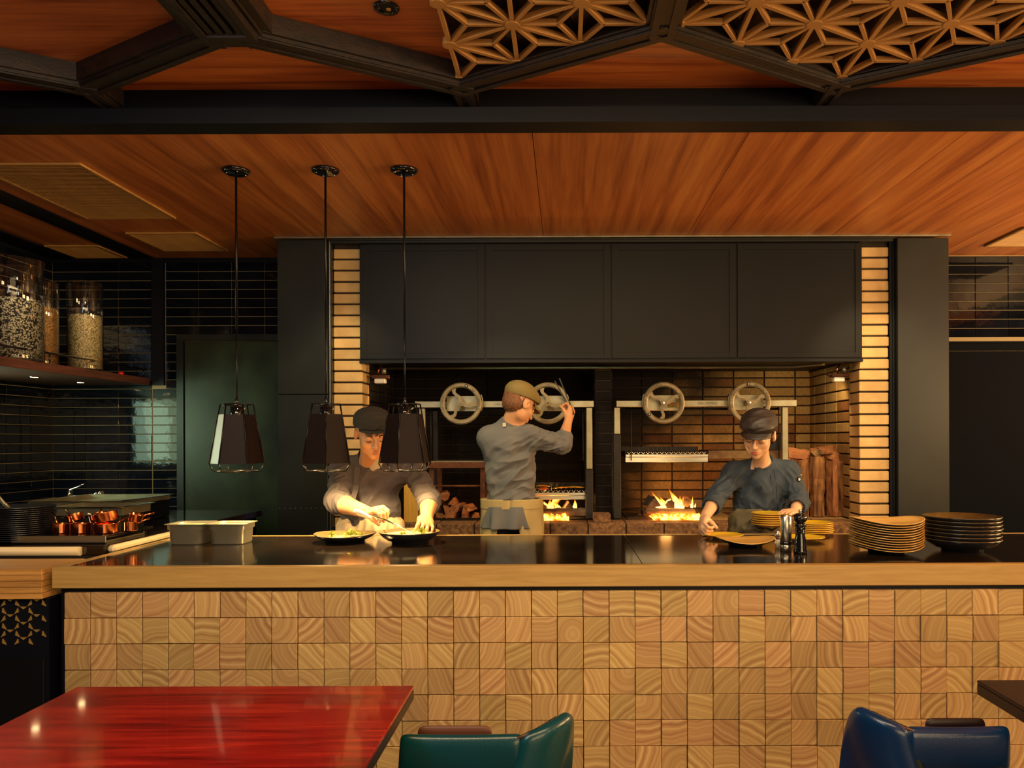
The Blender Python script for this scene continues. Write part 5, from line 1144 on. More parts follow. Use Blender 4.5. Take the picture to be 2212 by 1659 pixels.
def tubchair(xa,xb,y,side,mt,label,group,ztop_arm,ztop_back,xpeak,trim):
    # xa: front end of the arm, xb: outer side of the back (signed by side); the chair faces xa
    s=1 if xb>xa else -1; L=abs(xb-xa)
    t=thing('tub_chair',label,'chair',((xa+xb)/2,y+0.2,0),group)
    Z=lambda u: ztop_arm+ (ztop_back-ztop_arm)*max(0,min(1,(u-0.62)/0.24))**1.6
    def arm(u,v):   # near arm panel, u front->back, v bottom->top
        x=xa+s*L*0.70*u; h=ztop_arm-0.0025*math.sin(u*PI)
        zb=ztop_arm-0.125-0.0*u; yy=y+0.02*(1-v)+0.004*math.sin(PI*v)*-1
        fx=0.012*(1-v)*(1-u)*-1*s if u<0.15 else 0
        return (x+fx,yy+0.045*max(0,v-0.8)**1.2*4*0.2,zb+(h-zb)*v)
    grid_surface(arm,12,7,lambda u,v:0.040*(1-0.35*abs(2*v-1)**4)*(1-0.35*max(0,1-u*8)),'arm_panel',mt,t)
    def arm_in(u,v):
        x=xa+s*(0.035+ (L*0.52-0.035)*u); zb=ztop_arm-0.11; return (x,y+0.052,zb+(ztop_arm+0.006-zb)*v)
    grid_surface(arm_in,6,4,0.016,'arm_lining',trim,t)
    # back shell: rises from the arm and curls round the outer side, leaning outward
    def back(u,v):  # u: along depth near->far, v: bottom->top
        a=u*PI*0.5; 
        prof=ztop_back-0.06*(u**2)-0.02*math.cos(u*PI)
        x=xa+s*(L*0.66+ (L*0.34-0.028)*math.sin(min(1,u*2.2)*PI/2)*1.0)
        yy=y+0.0+0.30*max(0,u-0.12)
        zt=ztop_arm+(ztop_back-ztop_arm)*math.sin(min(1,u*2.5)*PI/2)
        zt-=0.34*(max(0,u-0.36)/0.64)**1.7*1.0
        zb=0.36
        return (x+s*0.012*v-s*0.11*(1-v)**1.5,yy,zb+(zt-zb)*v)
    grid_surface(back,14,8,lambda u,v:0.042,'back_shell',mt,t)
    def lining(u,v):
        p=back(0.03+u*0.94,0.03+v*0.95); return (p[0]-s*0.026,p[1]-0.004,p[2])
    grid_surface(lining,12,6,0.014,'back_lining',M['inner'],t)
    pip=[Vector(back(k/12,1.0))+V(-s*0.019,-0.006,-0.012) for k in range(13)]
    MB().tube(pip,0.0035,6).build('piping',M['piping'],t)
    # seat and its frame
    def seat(u,v): return (xa+s*(0.01+L*0.80*u),y+0.06+0.32*v,0.43+0.012*math.sin(PI*u)*math.sin(PI*v))
    grid_surface(seat,8,8,0.07,'seat',mt,t)
    for lx in (0.06,0.80):
        for ly in (0.05,0.36): MB().tube([(xa+s*L*lx,y+ly,0.40),(xa+s*L*(lx+(-0.05 if lx<.5 else .08)),y+ly+(0.02 if ly>.2 else -.02),0.001)],[0.016,0.010]).build('leg',M['darkwood'],t)
    MB().box((min(xa+s*0.02,xa+s*0.055),y+0.0,0.40),(max(xa+s*0.02,xa+s*0.055),y+0.035,ztop_arm-0.10)).build('arm_post',M['darkwood'],t)
    return t
d=2.12
X=lambda px,dd=d:(px-1220)*dd/1700
tubchair(X(862),X(1240),d,1,M['teal'],'teal leather tub chair beside the red table','tub chairs at the dining tables',P(0,1585,d).z,P(0,1566,d).z+.012,0,M['piping'])
tubchair(X(2178),X(1862),d,-1,M['blue'],'blue leather tub chair beside the dark table at right','tub chairs at the dining tables',P(0,1572,d).z,P(0,1556,d).z+.012,0,M['darkwood'])
# ---------------- people ----------------
class SDF:
    def __init__(s,lo,hi,h,zb=None,hb=0.014):
        s.x=np.arange(lo[0],hi[0]+h,h,dtype=np.float32); s.y=np.arange(lo[1],hi[1]+h,h,dtype=np.float32)
        if zb is None: s.z=np.arange(lo[2],hi[2]+h,h,dtype=np.float32)
        else: s.z=np.concatenate([np.arange(lo[2],zb,hb,dtype=np.float32),np.arange(zb,hi[2]+h,h,dtype=np.float32)])
        s.F=np.full((len(s.x),len(s.y),len(s.z)),0.08,np.float32)
    def put(s,fn,lo,hi,k,op):
        sl=[]
        for ax,a,b in ((s.x,lo[0],hi[0]),(s.y,lo[1],hi[1]),(s.z,lo[2],hi[2])):
            i0=max(0,int(np.searchsorted(ax,a))-1); i1=min(len(ax),int(np.searchsorted(ax,b))+1)
            if i1<=i0: return
            sl.append(slice(i0,i1))
        X_=s.x[sl[0]][:,None,None]; Y_=s.y[sl[1]][None,:,None]; Z_=s.z[sl[2]][None,None,:]
        d=fn(X_,Y_,Z_).astype(np.float32); F=s.F[sl[0],sl[1],sl[2]]
        if op=='u':
            h=np.clip(0.5+0.5*(F-d)/k,0,1); s.F[sl[0],sl[1],sl[2]]=F+(d-F)*h-k*h*(1-h)
        elif op=='s':
            h=np.clip(0.5-0.5*(F+d)/k,0,1); s.F[sl[0],sl[1],sl[2]]=F+(-d-F)*h+k*h*(1-h)
        elif op=='i':
            s.F[sl[0],sl[1],sl[2]]=np.maximum(F,d)
    def cap(s,a,b,ra,rb=None,k=0.012,op='u',R=None,sc=(1,1,1)):
        rb=ra if rb is None else rb; a=Vector(a); b=Vector(b)
        R=R or Matrix.Identity(3); Rn=np.array(R,dtype=np.float32); scn=np.array(sc,dtype=np.float32)
        bl_=(Rn@np.array(b-a,dtype=np.float32))/scn; L2=float(bl_@bl_)+1e-9; ms=float(min(sc)); 
        def fn(X,Y,Z):
            dx,dy,dz=X-a.x,Y-a.y,Z-a.z
            q=[(Rn[i,0]*dx+Rn[i,1]*dy+Rn[i,2]*dz)/scn[i] for i in range(3)]
            t=np.clip((q[0]*bl_[0]+q[1]*bl_[1]+q[2]*bl_[2])/L2,0,1)
            return (np.sqrt((q[0]-t*bl_[0])**2+(q[1]-t*bl_[1])**2+(q[2]-t*bl_[2])**2)-(ra+(rb-ra)*t))*(ms if ms<1 else 1)
        m=max(ra,rb)*max(1,max(sc))+k+0.02
        s.put(fn,[min(a[i],b[i])-m for i in range(3)],[max(a[i],b[i])+m for i in range(3)],k,op)
    def ell(s,c,r,R=None,k=0.012,op='u',cut=None):
        c=Vector(c); R=R or Matrix.Identity(3); Rn=np.array(R,dtype=np.float32)
        def fn(X,Y,Z):
            dx,dy,dz=X-c.x,Y-c.y,Z-c.z
            q=[Rn[i,0]*dx+Rn[i,1]*dy+Rn[i,2]*dz for i in range(3)]
            k0=np.sqrt((q[0]/r[0])**2+(q[1]/r[1])**2+(q[2]/r[2])**2); k1=np.sqrt((q[0]/r[0]**2)**2+(q[1]/r[1]**2)**2+(q[2]/r[2]**2)**2)+1e-6
            d=k0*(k0-1)/k1
            if cut is not None:
                for (n,o) in cut:   # keep n.q < o
                    d=np.maximum(d,n[0]*q[0]+n[1]*q[1]+n[2]*q[2]-o)
            return d
        m=max(r)+k+0.012; s.put(fn,[c[i]-m for i in range(3)],[c[i]+m for i in range(3)],k,op)
    def mesh(s):
        F=s.F; I=F<0; nx,ny,nz=F.shape
        c=I[:-1,:-1,:-1].astype(np.int8)
        for dx,dy,dz in ((1,0,0),(0,1,0),(0,0,1),(1,1,0),(1,0,1),(0,1,1),(1,1,1)): c+=I[dx:nx-1+dx,dy:ny-1+dy,dz:nz-1+dz]
        act=(c>0)&(c<8); idx=np.argwhere(act); n=len(idx); vid=np.full(act.shape,-1,np.int32); vid[act]=np.arange(n)
        i,j,k=idx.T; acc=np.zeros((n,3),np.float64); cnt=np.zeros(n)
        co=[(a,b,d) for a in (0,1) for b in (0,1) for d in (0,1)]
        ax=[s.x.astype(np.float64),s.y.astype(np.float64),s.z.astype(np.float64)]
        for p in co:
            for dim in range(3):
                if p[dim]: continue
                q=list(p); q[dim]=1
                fa=F[i+p[0],j+p[1],k+p[2]]; fb=F[i+q[0],j+q[1],k+q[2]]; m=(fa<0)!=(fb<0)
                t=np.where(m,fa/(np.where(m,fa-fb,1)),0)
                pa=np.stack([ax[0][i+p[0]],ax[1][j+p[1]],ax[2][k+p[2]]],1); pb=np.stack([ax[0][i+q[0]],ax[1][j+q[1]],ax[2][k+q[2]]],1)
                acc+=np.where(m[:,None],pa+(pb-pa)*t[:,None],0); cnt+=m
        v=acc/cnt[:,None]
        fs=[]
        e=I[:-1,1:-1,1:-1]!=I[1:,1:-1,1:-1]; a=np.argwhere(e); fl=I[:-1,1:-1,1:-1][e]; x_,y_,z_=a[:,0],a[:,1]+1,a[:,2]+1
        q=np.stack([vid[x_,y_-1,z_-1],vid[x_,y_,z_-1],vid[x_,y_,z_],vid[x_,y_-1,z_]],1); q[~fl]=q[~fl][:,::-1]; fs.append(q)
        e=I[1:-1,:-1,1:-1]!=I[1:-1,1:,1:-1]; a=np.argwhere(e); fl=I[1:-1,:-1,1:-1][e]; x_,y_,z_=a[:,0]+1,a[:,1],a[:,2]+1
        q=np.stack([vid[x_-1,y_,z_-1],vid[x_-1,y_,z_],vid[x_,y_,z_],vid[x_,y_,z_-1]],1); q[~fl]=q[~fl][:,::-1]; fs.append(q)
        e=I[1:-1,1:-1,:-1]!=I[1:-1,1:-1,1:]; a=np.argwhere(e); fl=I[1:-1,1:-1,:-1][e]; x_,y_,z_=a[:,0]+1,a[:,1]+1,a[:,2]
        q=np.stack([vid[x_-1,y_-1,z_],vid[x_,y_-1,z_],vid[x_,y_,z_],vid[x_-1,y_,z_]],1); q[~fl]=q[~fl][:,::-1]; fs.append(q)
        f=np.concatenate(fs).astype(np.int32)
        # light smoothing
        for _ in range(1):
            nb=np.zeros_like(v); cn=np.zeros(n)
            for a_,b_ in ((0,1),(1,2),(2,3),(3,0)):
                np.add.at(nb,f[:,a_],v[f[:,b_]]); np.add.at(cn,f[:,a_],1)
            v=v*0.6+0.4*nb/np.maximum(cn,1)[:,None]
        return v,f
def vnormals(v,f):
    n=np.cross(v[f[:,2]]-v[f[:,0]],v[f[:,3]]-v[f[:,1]]); N=np.zeros_like(v)
    for k in range(4): np.add.at(N,f[:,k],n)
    return N/np.maximum(np.linalg.norm(N,axis=1),1e-12)[:,None]
def folds(v,f,fields):
    # fields: list of (centre, radius, direction of the crease, wavelength, amplitude); creases run along 'dir'
    N=vnormals(v,f); D=np.zeros(len(v))
    for n_,(c,r,d,wl,amp,seed) in enumerate(fields):
        c=np.array(c); d=np.array(d,dtype=float); d/=np.linalg.norm(d); q=v-c; w_=np.exp(-np.sum(q*q,1)/(r*r)); sel=np.where(w_>0.03)[0]
        al=q[sel]@d; 
        u=basis(Vector(d)); u0=np.array(u[0]); u1=np.array(u[1]); a=q[sel]@u0; b=q[sel]@u1
        vals=np.array([noise.noise(Vector((a_/wl,b_/wl,l_/(wl*3.8)+seed))) for a_,b_,l_ in zip(a,b,al)])
        rid=1-2*np.abs(vals)*1.7; rid=np.clip(rid,-0.9,1)**1; D[sel]+=amp*w_[sel]*(rid-0.25)
    return v+N*D[:,None]
def sdf_obj(name,s,mt,parent,fields=None,label=None,paint=None,mats=None):
    v,f=s.mesh()
    if fields: v=folds(v,f,fields)
    mi=None
    if paint: mi=paint(v[f].mean(1))
    return finish(name,v,f,mt,parent,smooth=True,mats=mats,mi=mi,label=label)
def headframe(fwd,roll=0.0,up=(0,0,1)):
    f=Vector(fwd).normalized(); r=f.cross(Vector(up)).normalized(); u=r.cross(f).normalized()
    if roll: Rm=Matrix.Rotation(roll,3,f); r=Rm@r; u=Rm@u
    return Matrix((r,f,u))     # rows: world->local
class Head:
    def __init__(s,c,fwd,roll=0,S=1.0): s.c=Vector(c); s.R=headframe(fwd,roll); s.S=S; s.RT=s.R.transposed()
    def w(s,x,y,z): return s.c+s.RT@(Vector((x,y,z))*s.S)
    def ell(s,g,c,r,k=0.010,op='u',rot=None,cut=None):
        R=s.R if rot is None else (rot@s.R)
        g.ell(s.w(*c),[q*s.S for q in r],R,k,op,None if cut is None else [(n,o*s.S) for n,o in cut])
    def cap(s,g,a,b,ra,rb=None,k=0.008,op='u'): g.cap(s.w(*a),s.w(*b),ra*s.S,(ra if rb is None else rb)*s.S,k,op)
def head_prims(g,H,fem=False):
    H.ell(g,(0,-.018,.034),(.076,.094,.084),k=.01)
    H.ell(g,(0,.022,-.030),(.060 if not fem else .0595,.064,.076 if not fem else .072),k=.030)
    H.ell(g,(0,.056,-.098 if not fem else -.092),(.023 if not fem else .019,.020,.017),k=.030)
    for x in (-1,1):
        H.ell(g,(x*.040,.010,-.058),(.017 if not fem else .014,.032,.028),k=.024)
        H.ell(g,(x*.036,.056,-.022),(.024,.022,.022),k=.018)
        H.cap(g,(x*.014,.084,.024),(x*.044,.072,.022),.009,.007,k=.010)
        H.ell(g,(x*.031,.094,.006),(.017,.013,.010),k=.008,op='s')
        H.ell(g,(x*.031,.074,.003),(.0145,.0135,.0125),k=.004)
        H.ell(g,(x*.078,-.010,-.002),(.011,.020,.031),k=.006,rot=Matrix.Rotation(x*0.35,3,'Z'))
        H.ell(g,(x*.088,-.004,.002),(.007,.009,.015),k=.004,op='s')
        H.ell(g,(x*(.012 if not fem else .009),.096,-.031),(.009 if not fem else .007,.010,.008 if not fem else .0065),k=.006)
    nf=.8 if fem else 1
    H.cap(g,(0,.084,.014),(0,.104,-.026),.0075*nf,.0105*nf,k=.010)
    H.ell(g,(0,.107,-.028),(.010*nf,.010*nf,.009*nf),k=.008)
    H.ell(g,(0,.079,-.058),(.026,.012,.016),k=.014)
    lw_=.013 if fem else .017
    H.cap(g,(-lw_,.0855,-.0570),(lw_,.0855,-.0570),.0050,k=.004)
    H.cap(g,(-lw_*.8,.0855,-.0665),(lw_*.8,.0855,-.0665),.0058,k=.004)
def hand(g,w,d,n,side,curl=(0.5,0.7,0.5),thumb=(0.5,0.3),S=1.0,spread=0.06,tips=None,thd=None):
    # w wrist, d direction to the knuckles, n palm normal (the way fingers curl), side: towards the thumb
    d=Vector(d).normalized(); n=(Vector(n)-d*Vector(n).dot(d)).normalized(); t=d.cross(n).normalized()
    if t.dot(Vector(side))<0: t=-t
    w=Vector(w); R=Matrix((t,d,n))
    g.ell(w+d*.045*S,(.040*S,.056*S,.017*S),R,k=.012); g.cap(w-d*.01,w+d*.03*S,.025*S,.024*S,k=.012,R=R,sc=(1.05,1,.72))
    g.cap(w+d*.075*S+t*.027*S,w+d*.075*S-t*.027*S,.0115*S,.0105*S,k=.008)
    g.ell(w+d*.03*S+t*.026*S+n*.008*S,(.016*S,.028*S,.015*S),R,k=.010)
    for i,(o,L) in enumerate(((.0315,.072),(.0105,.080),(-.0105,.074),(-.0310,.059))):
        cu=curl[i] if isinstance(curl[0],(tuple,list)) else curl
        p=w+d*(.082-(0.005 if i==3 else 0))*S+t*o*S; dir_=(d+t*spread*(1.5-i)).normalized(); a=0; r=.0092 if i<3 else .0080
        for sg,(fr,c_) in enumerate(zip((.46,.30,.24),cu)):
            a+=c_; dd=(dir_*math.cos(a)+n*math.sin(a)).normalized(); q=p+dd*L*fr*S*1.03
            g.cap(p,q,r*S,(r-.0008)*S,k=.0035); p=q; r-=.0007
    p=w+d*.022*S+t*.030*S+n*.006*S; td=Vector(thd).normalized() if thd else (d*.75+t*.55+n*.35).normalized()
    q=p+td*.042*S; g.cap(p,q,.0125*S,.0105*S,k=.008); td2=(td*math.cos(thumb[0])+(n*.8-t*.6).normalized()*math.sin(thumb[0])).normalized(); g.cap(q,q+td2*.032*S,.0105*S,.0085*S,k=.004)
def brow_lash(H,parent,mt,lip,fem=False):
    w=.90 if fem else 1.0; H=Head(H.w(0,.0032 if fem else .0022,0),H.RT@V(0,1,0),0,H.S) if False else H; oy=.0036 if fem else .0024
    MB().tube([H.w(x*w,y+oy,z) for x,y,z in ((-.021,.0815,-.0612),(-.013,.0870,-.0580),(-.005,.0895,-.0562),(0,.0895,-.0570),(.005,.0895,-.0562),(.013,.0870,-.0580),(.021,.0815,-.0612))],[.0012,.0030,.0038,.0036,.0038,.0030,.0012],8).build('upper_lip',lip,parent)
    MB().tube([H.w(x*w,y+oy,z) for x,y,z in ((-.019,.0820,-.0622),(-.011,.0868,-.0655),(0,.0890,-.0668),(.011,.0868,-.0655),(.019,.0820,-.0622))],[.0012,.0040,.0050,.0040,.0012],8).build('lower_lip',lip,parent)
    for x in (-1,1):
        MB().tube([H.w(x*.014,.0915,.0215),H.w(x*.024,.092,.0265),H.w(x*.036,.0875,.027),H.w(x*.048,.077,.022)],[.0022*H.S,.0033*H.S,.003*H.S,.0012*H.S],6).build('eyebrow',mt,parent)
        MB().tube([H.w(x*.0185,.0855,-.0035),H.w(x*.026,.0885,-.0065),H.w(x*.036,.0875,-.0065),H.w(x*.0445,.081,-.003)],[.0010*H.S,.0017*H.S,.0017*H.S,.0010*H.S],6).build('eyelashes',mt,parent)
def body_common(J,H,lo,hi,fem,hands,skin,lipm,parent,h=0.0036,arm=1.0):
    g=SDF(lo,hi,h,zb=1.0,hb=0.012)
    head_prims(g,H,fem)
    g.cap(J['neck']-V(0,0,.02),H.w(0,-.018,-.035),.058 if not fem else .049,.052 if not fem else .044,k=.018)
    R=J['R']
    g.cap(J['pelvis'],J['belly'],.10,.095,k=.03,R=R,sc=(1.25,.85,1)); g.cap(J['belly'],J['chest'],.095,.105,k=.03,R=R,sc=(1.25,.85,1))
    g.cap(J['shl'],J['neck'],.045,.05,k=.03); g.cap(J['shr'],J['neck'],.045,.05,k=.03)
    for a in 'lr':
        g.cap(J['sh'+a],J['el'+a],.047*arm,.038*arm,k=.02); m_=J['el'+a].lerp(J['wr'+a],.30)
        g.cap(J['el'+a],m_,.040*arm,.042*arm,k=.015); g.cap(m_,J['wr'+a],.042*arm,.026*arm,k=.015)
        hp=J['pelvis']+R.transposed()@V(.085 if a=='l' else -.085,0,-.05); ft=V(hp.x,J.get('footy',hp.y),0.09); kn=hp.lerp(ft,.5)-V(0,.0,0)
        g.cap(hp,kn,.075,.052,k=.02); g.cap(kn,ft,.050,.036,k=.02); 
    for hd_ in hands: hand(g,**hd_)
    lipc=[H.w(0,.0915,-.0565),H.w(0,.0915,-.067)]
    def paint(c):
        mi=np.zeros(len(c),np.int32); q=(c-np.array(H.c))@np.array(H.RT)/H.S
        m=((q[:,0]/(.0165 if fem else .020))**2+((q[:,2]+.0618)/.0090)**2<1)&(q[:,1]>.080); mi[m]=1; return mi
    return sdf_obj('body',g,skin,parent)
def legs(J,mt,parent,zt,name='trousers',shoes=True,facing=-1):
    R=J['R']; g=SDF((J['pelvis'].x-.28,J['pelvis'].y-.24,0.07),(J['pelvis'].x+.28,J['pelvis'].y+.26,zt+.06),.009)
    g.cap(J['pelvis']+V(0,0,.02),J['pelvis']-V(0,0,.02),.125,.125,k=.03,R=R,sc=(1.3,.95,1))
    for sx in (-1,1):
        hp=J['pelvis']+R.transposed()@V(.085*sx,0,-.05); ft=V(hp.x,J.get('footy',hp.y),0.10); kn=hp.lerp(ft,.5)
        g.cap(hp,kn,.097,.070,k=.03); g.cap(kn,ft,.068,.055,k=.02)
    sdf_obj(name,g,mt,parent)
    for sx in (-1,1):
        hp=J['pelvis']+R.transposed()@V(.085*sx,0,-.05); y=J.get('footy',hp.y)
        s=SDF((hp.x-.08,y-.25,0.0),(hp.x+.08,y+.25,.14),.009); s.ell((hp.x,y+facing*.07,.045),(.047,.135,.042),k=.02); s.cap((hp.x,y,.05),(hp.x,y,.10),.046,.045,k=.02); s.put(lambda X,Y,Z:0.004-Z+0*X+0*Y,(hp.x-1,y-1,-1),(hp.x+1,y+1,1),.01,'i')
        sdf_obj('shoe',s,M['gloss'],parent)
def shirt(J,lo,hi,mt,parent,fields,name='chef_jacket',bulk=1.0,sleeve=0.78,extra=None,h=.0042,ws=1.0,hem=-.02):
    g=SDF(lo,hi,h); R=J['R']; b=bulk
    g.cap(J['pelvis']+V(0,0,.06+hem),J['belly'],.130*b*ws,.124*b*ws,k=.04,R=R,sc=(1.25,.92,1)); g.cap(J['belly'],J['chest'],.124*b*ws,.130*b,k=.04,R=R,sc=(1.25,.90,1))
    for a in 'lr':
        g.cap(J['neck']+V(0,0,.018),J['sh'+a],.046*b,.052*b,k=.03)
        g.cap(J['chest'],J['sh'+a],.092*b,.066*b,k=.05); g.cap(J['neck']-V(0,0,.022),J['sh'+a],.056*b,.060*b,k=.03)
        g.cap(J['sh'+a],J['el'+a],.066*b,.059*b,k=.03); e=J['el'+a].lerp(J['wr'+a],J.get('slv'+a,.22)); g.cap(J['el'+a],e,.058*b,.056*b,k=.02)
        dr=(J['wr'+a]-J['el'+a]).normalized()
        # rolled cuff
        g.cap(e-dr*.030,e+dr*.006,.060*b,.057*b,k=.006)
        g.cap(e+dr*.020,e+dr*.10,.044,.046,k=.010,op='s')
    ax=(J['neckdir']).normalized(); g.cap(J['neck']-ax*.07,J['neck']-ax*.004,.094*b,.068*b,k=.04); g.cap(J['neck']+ax*.030,J['neck']+ax*.12,.046,.056,k=.006,op='s')
    zb=J['pelvis'].z+hem-0.02
    if extra: extra(g)
    return sdf_obj(name,g,mt,parent,fields)
def collar(J,H,mt,parent,r=.066,hgt=.045,front=(0,-1,0),tilt=.35,gap=0.0,top=None):
    n=Vector(J['neck']); f=Vector(front); ax=(H.w(0,-.018,-.035)-n).normalized(); f=(f-ax*f.dot(ax)).normalized()
    g=SDF(tuple(n-V(.13,.13,.12)),tuple(n+V(.13,.13,.14)),.0032)
    g.cap(n-ax*.075,n+ax*.12,r*1.16,r*.92,k=.004)
    g.cap(n-ax*.075,n+ax*.20,r*1.16-.007,r*.90-.007,k=.003,op='s')
    g.put(lambda X,Y,Z:((X-n.x)*ax.x+(Y-n.y)*ax.y+(Z-n.z)*ax.z)+tilt*((X-n.x)*f.x+(Y-n.y)*f.y+(Z-n.z)*f.z)-hgt,(-9,-9,-9),(9,9,9),.01,'i')
    g.put(lambda X,Y,Z:-((X-n.x)*ax.x+(Y-n.y)*ax.y+(Z-n.z)*ax.z)-.055,(-9,-9,-9),(9,9,9),.01,'i')
    sdf_obj('collar',g,mt,parent,[(n,.2,(0,0,1),.05,.002,3)])
def ribbon_on(pts,wd,th,name,mt,parent,nrm=(0,-1,0)):
    m=MB(); nrm=Vector(nrm); vs=[];fs=[]
    for i,p in enumerate(pts):
        d=(Vector(pts[min(i+1,len(pts)-1)])-Vector(pts[max(i-1,0)])).normalized(); s_=d.cross(nrm).normalized()
        p=Vector(p); vs+=[p+s_*wd/2+nrm*th,p-s_*wd/2+nrm*th,p-s_*wd/2-nrm*th,p+s_*wd/2-nrm*th]
    n=len(pts)
    for i in range(n-1):
        for j in range(4): fs.append((i*4+j,i*4+(j+1)%4,i*4+4+(j+1)%4,i*4+4+j))
    fs+=[(0,1,2,3),(n*4-1,n*4-2,n*4-3,n*4-4)]
    return m.add(vs,fs).build(name,mt,parent)
from mathutils.bvhtree import BVHTree
def hug(o,pts,d,off):    # slide points along d until they lie on the cloth, then lift them off by off
    me=o.data; L=Vector(o.parent.location) if o.parent else Vector(o.location)
    bv=BVHTree.FromPolygons([v.co+L for v in me.vertices],[tuple(p.vertices) for p in me.polygons]); out=[]
    d=Vector(d).normalized()
    for p in pts:
        hit=bv.ray_cast(Vector(p)-d*0.6,d)[0]
        out.append((hit-d*off) if hit else Vector(p))
    for _ in range(4):
        if len(out)>3: out=[out[0]]+[(out[i-1]+out[i]*2+out[i+1])/4 for i in range(1,len(out)-1)]+[out[-1]]
    return out

# ===== chef at left =====
c1_=thing('person','male chef with brown flat cap and taupe jacket, head bowed, spooning food behind the counter','person',(-1.08,4.45,0))
H=Head(P(805,935,4.22),(.36,-.84,-.40),roll=0.05,S=1.10)
J=dict(neck=P(797,1000,4.40),chest=P(800,1040,4.44),belly=P(800,1095,4.44),pelvis=P(800,1140,4.45),shr=P(741,1012,4.42),shl=P(889,1010,4.42),elr=P(727,1082,4.26),ell=P(927,1078,4.28),wrr=P(796,1106,4.02),wrl=P(921,1117,4.02),R=Matrix.Identity(3),footy=4.50,slvl=.30,slvr=.20)
hands=[dict(w=J['wrr'],d=P(838,1104,3.93)-J['wrr']+V(0,0,0.03),n=(0.25,0.15,-1),side=(0.2,-1,-.1),curl=((0.75,1.1,.6),(0.8,1.1,.6),(0.85,1.1,.6),(0.9,1.1,.6)),S=1.08,spread=.03,thd=(.75,-.35,-.55),thumb=(.4,.2)),
       dict(w=J['wrl'],d=P(918,1137,3.90)-J['wrl'],n=(-.35,.75,-.5),side=(-1,-.1,-.2),curl=((0.25,.45,.35),(0.35,.4,.3),(0.3,.55,.4),(-.2,.9,.6)),S=1.05,spread=.10,thd=(-.25,-.25,-1),thumb=(.2,.2))]
body_common(J,H,(-1.45,3.72,0.03),(-0.62,4.66,1.72),False,hands,M['skin'],M['lip'],c1_,arm=1.12)
brow_lash(H,c1_,M['hair'],M['lip'])
fd=[(J['chest']+V(0,-.1,-.05),.20,(.3,0,1),.08,.010,1),(J['belly']+V(.05,-.1,0),.18,(1,0,.6),.075,.012,2),(J['shr']+V(-.02,-.05,-.08),.12,(1,.2,.5),.035,.010,3),(J['elr'],.12,(.3,.2,-1),.042,.009,4),(J['shl'].lerp(J['ell'],.5),.13,(1,-.3,.6),.035,.009,5),(J['ell'],.11,(1,0,.2),.042,.009,6)]
J['neckdir']=H.w(0,-.018,-.035)-J['neck']; jk=shirt(J,(-1.50,4.08,0.90),(-.62,4.68,1.46),M['jk1'],c1_,fd,bulk=1.0)
collar(J,H,M['jk1'],c1_,r=.068,hgt=.058,front=(.25,-1,0),tilt=.55)
pl=hug(jk,[P(778,y,4.4)+V(0.0,0,0) for y in range(1006,1142,8)],(0,1,0),.0035); ribbon_on(pl,.030,.002,'placket',M['jk1'],c1_)
pl=hug(jk,[P(x,1004+((x-778)/60)**2*16,4.4) for x in range(778,842,7)],(0,1,0),.004); ribbon_on(pl,.016,.002,'neck_seam',M['jk1'],c1_)
g=SDF((-1.2,4.2,1.22),(-.95,4.5,1.40),.005); g.cap(P(808,1004,4.36),P(812,994,4.345),.043,.040); sdf_obj('undershirt',g,M['tee'],c1_)
def capobj(H,mt,parent,dome,band,brim,seed,tilt=0.0,base=.036):
    g=SDF(tuple(H.c-V(.20,.20,.16)),tuple(H.c+V(.20,.20,.22)),.0038)
    for c,r,k in dome: H.ell(g,c,r,k=k)
    if band: H.ell(g,band[0],band[1],k=.006)
    # hollow towards the face: keep above a tilted plane
    Rn=np.array(H.R,dtype=np.float32)
    def below(X,Y,Z):
        q=[Rn[i,0]*(X-H.c.x)+Rn[i,1]*(Y-H.c.y)+Rn[i,2]*(Z-H.c.z) for i in range(3)]
        return -(q[2]-(base+tilt*q[1]/1.0)*H.S)
    g.put(below,(-9,-9,-9),(9,9,9),.01,'i')
    fd_=[(H.w(0,.02,.09),.12,(.9,.4,.1),.05,.004,seed),(H.w(0,.08,.07),.07,(1,0,.1),.03,.004,seed+1)]
    cp=sdf_obj('flat_cap',g,mt,parent,fd_)
    # brim
    vs=[];fs=[]; n=17; th=.003; rows=5
    for v_ in range(rows):
        for i in range(n):
            a=-1.12+2.24*i/(n-1); vv=v_/(rows-1)
            rx=brim['rx']; x=rx*math.sin(a); y0=.086*math.cos(a)+.004; y1=y0+brim['len']*max(0,math.cos(a*1.15))**.6
            y=y0+(y1-y0)*vv; z=brim['z']+tilt*.05-brim['drop']*vv-brim.get('arch',.010)*(1-math.cos(a))*2.0
            vs.append(H.w(x,y,z))
    b=len(vs); up=H.RT@V(0,0,1); vs+= [p-up*th for p in vs[:b]]
    for v_ in range(rows-1):
        for i in range(n-1): a=v_*n+i; fs.append((a,a+1,a+n+1,a+n)); fs.append((b+a,b+a+n,b+a+n+1,b+a+1))
    for i in range(n-1): a=(rows-1)*n+i; fs.append((a,a+1,b+a+1,b+a)); fs.append((i,b+i,b+i+1,i+1))
    for v_ in range(rows-1):
        for e in (0,n-1): a=v_*n+e; fs.append((a,a+n,b+a+n,b+a))
    MB().add(vs,fs,True).build('brim',mt,cp)
    return cp
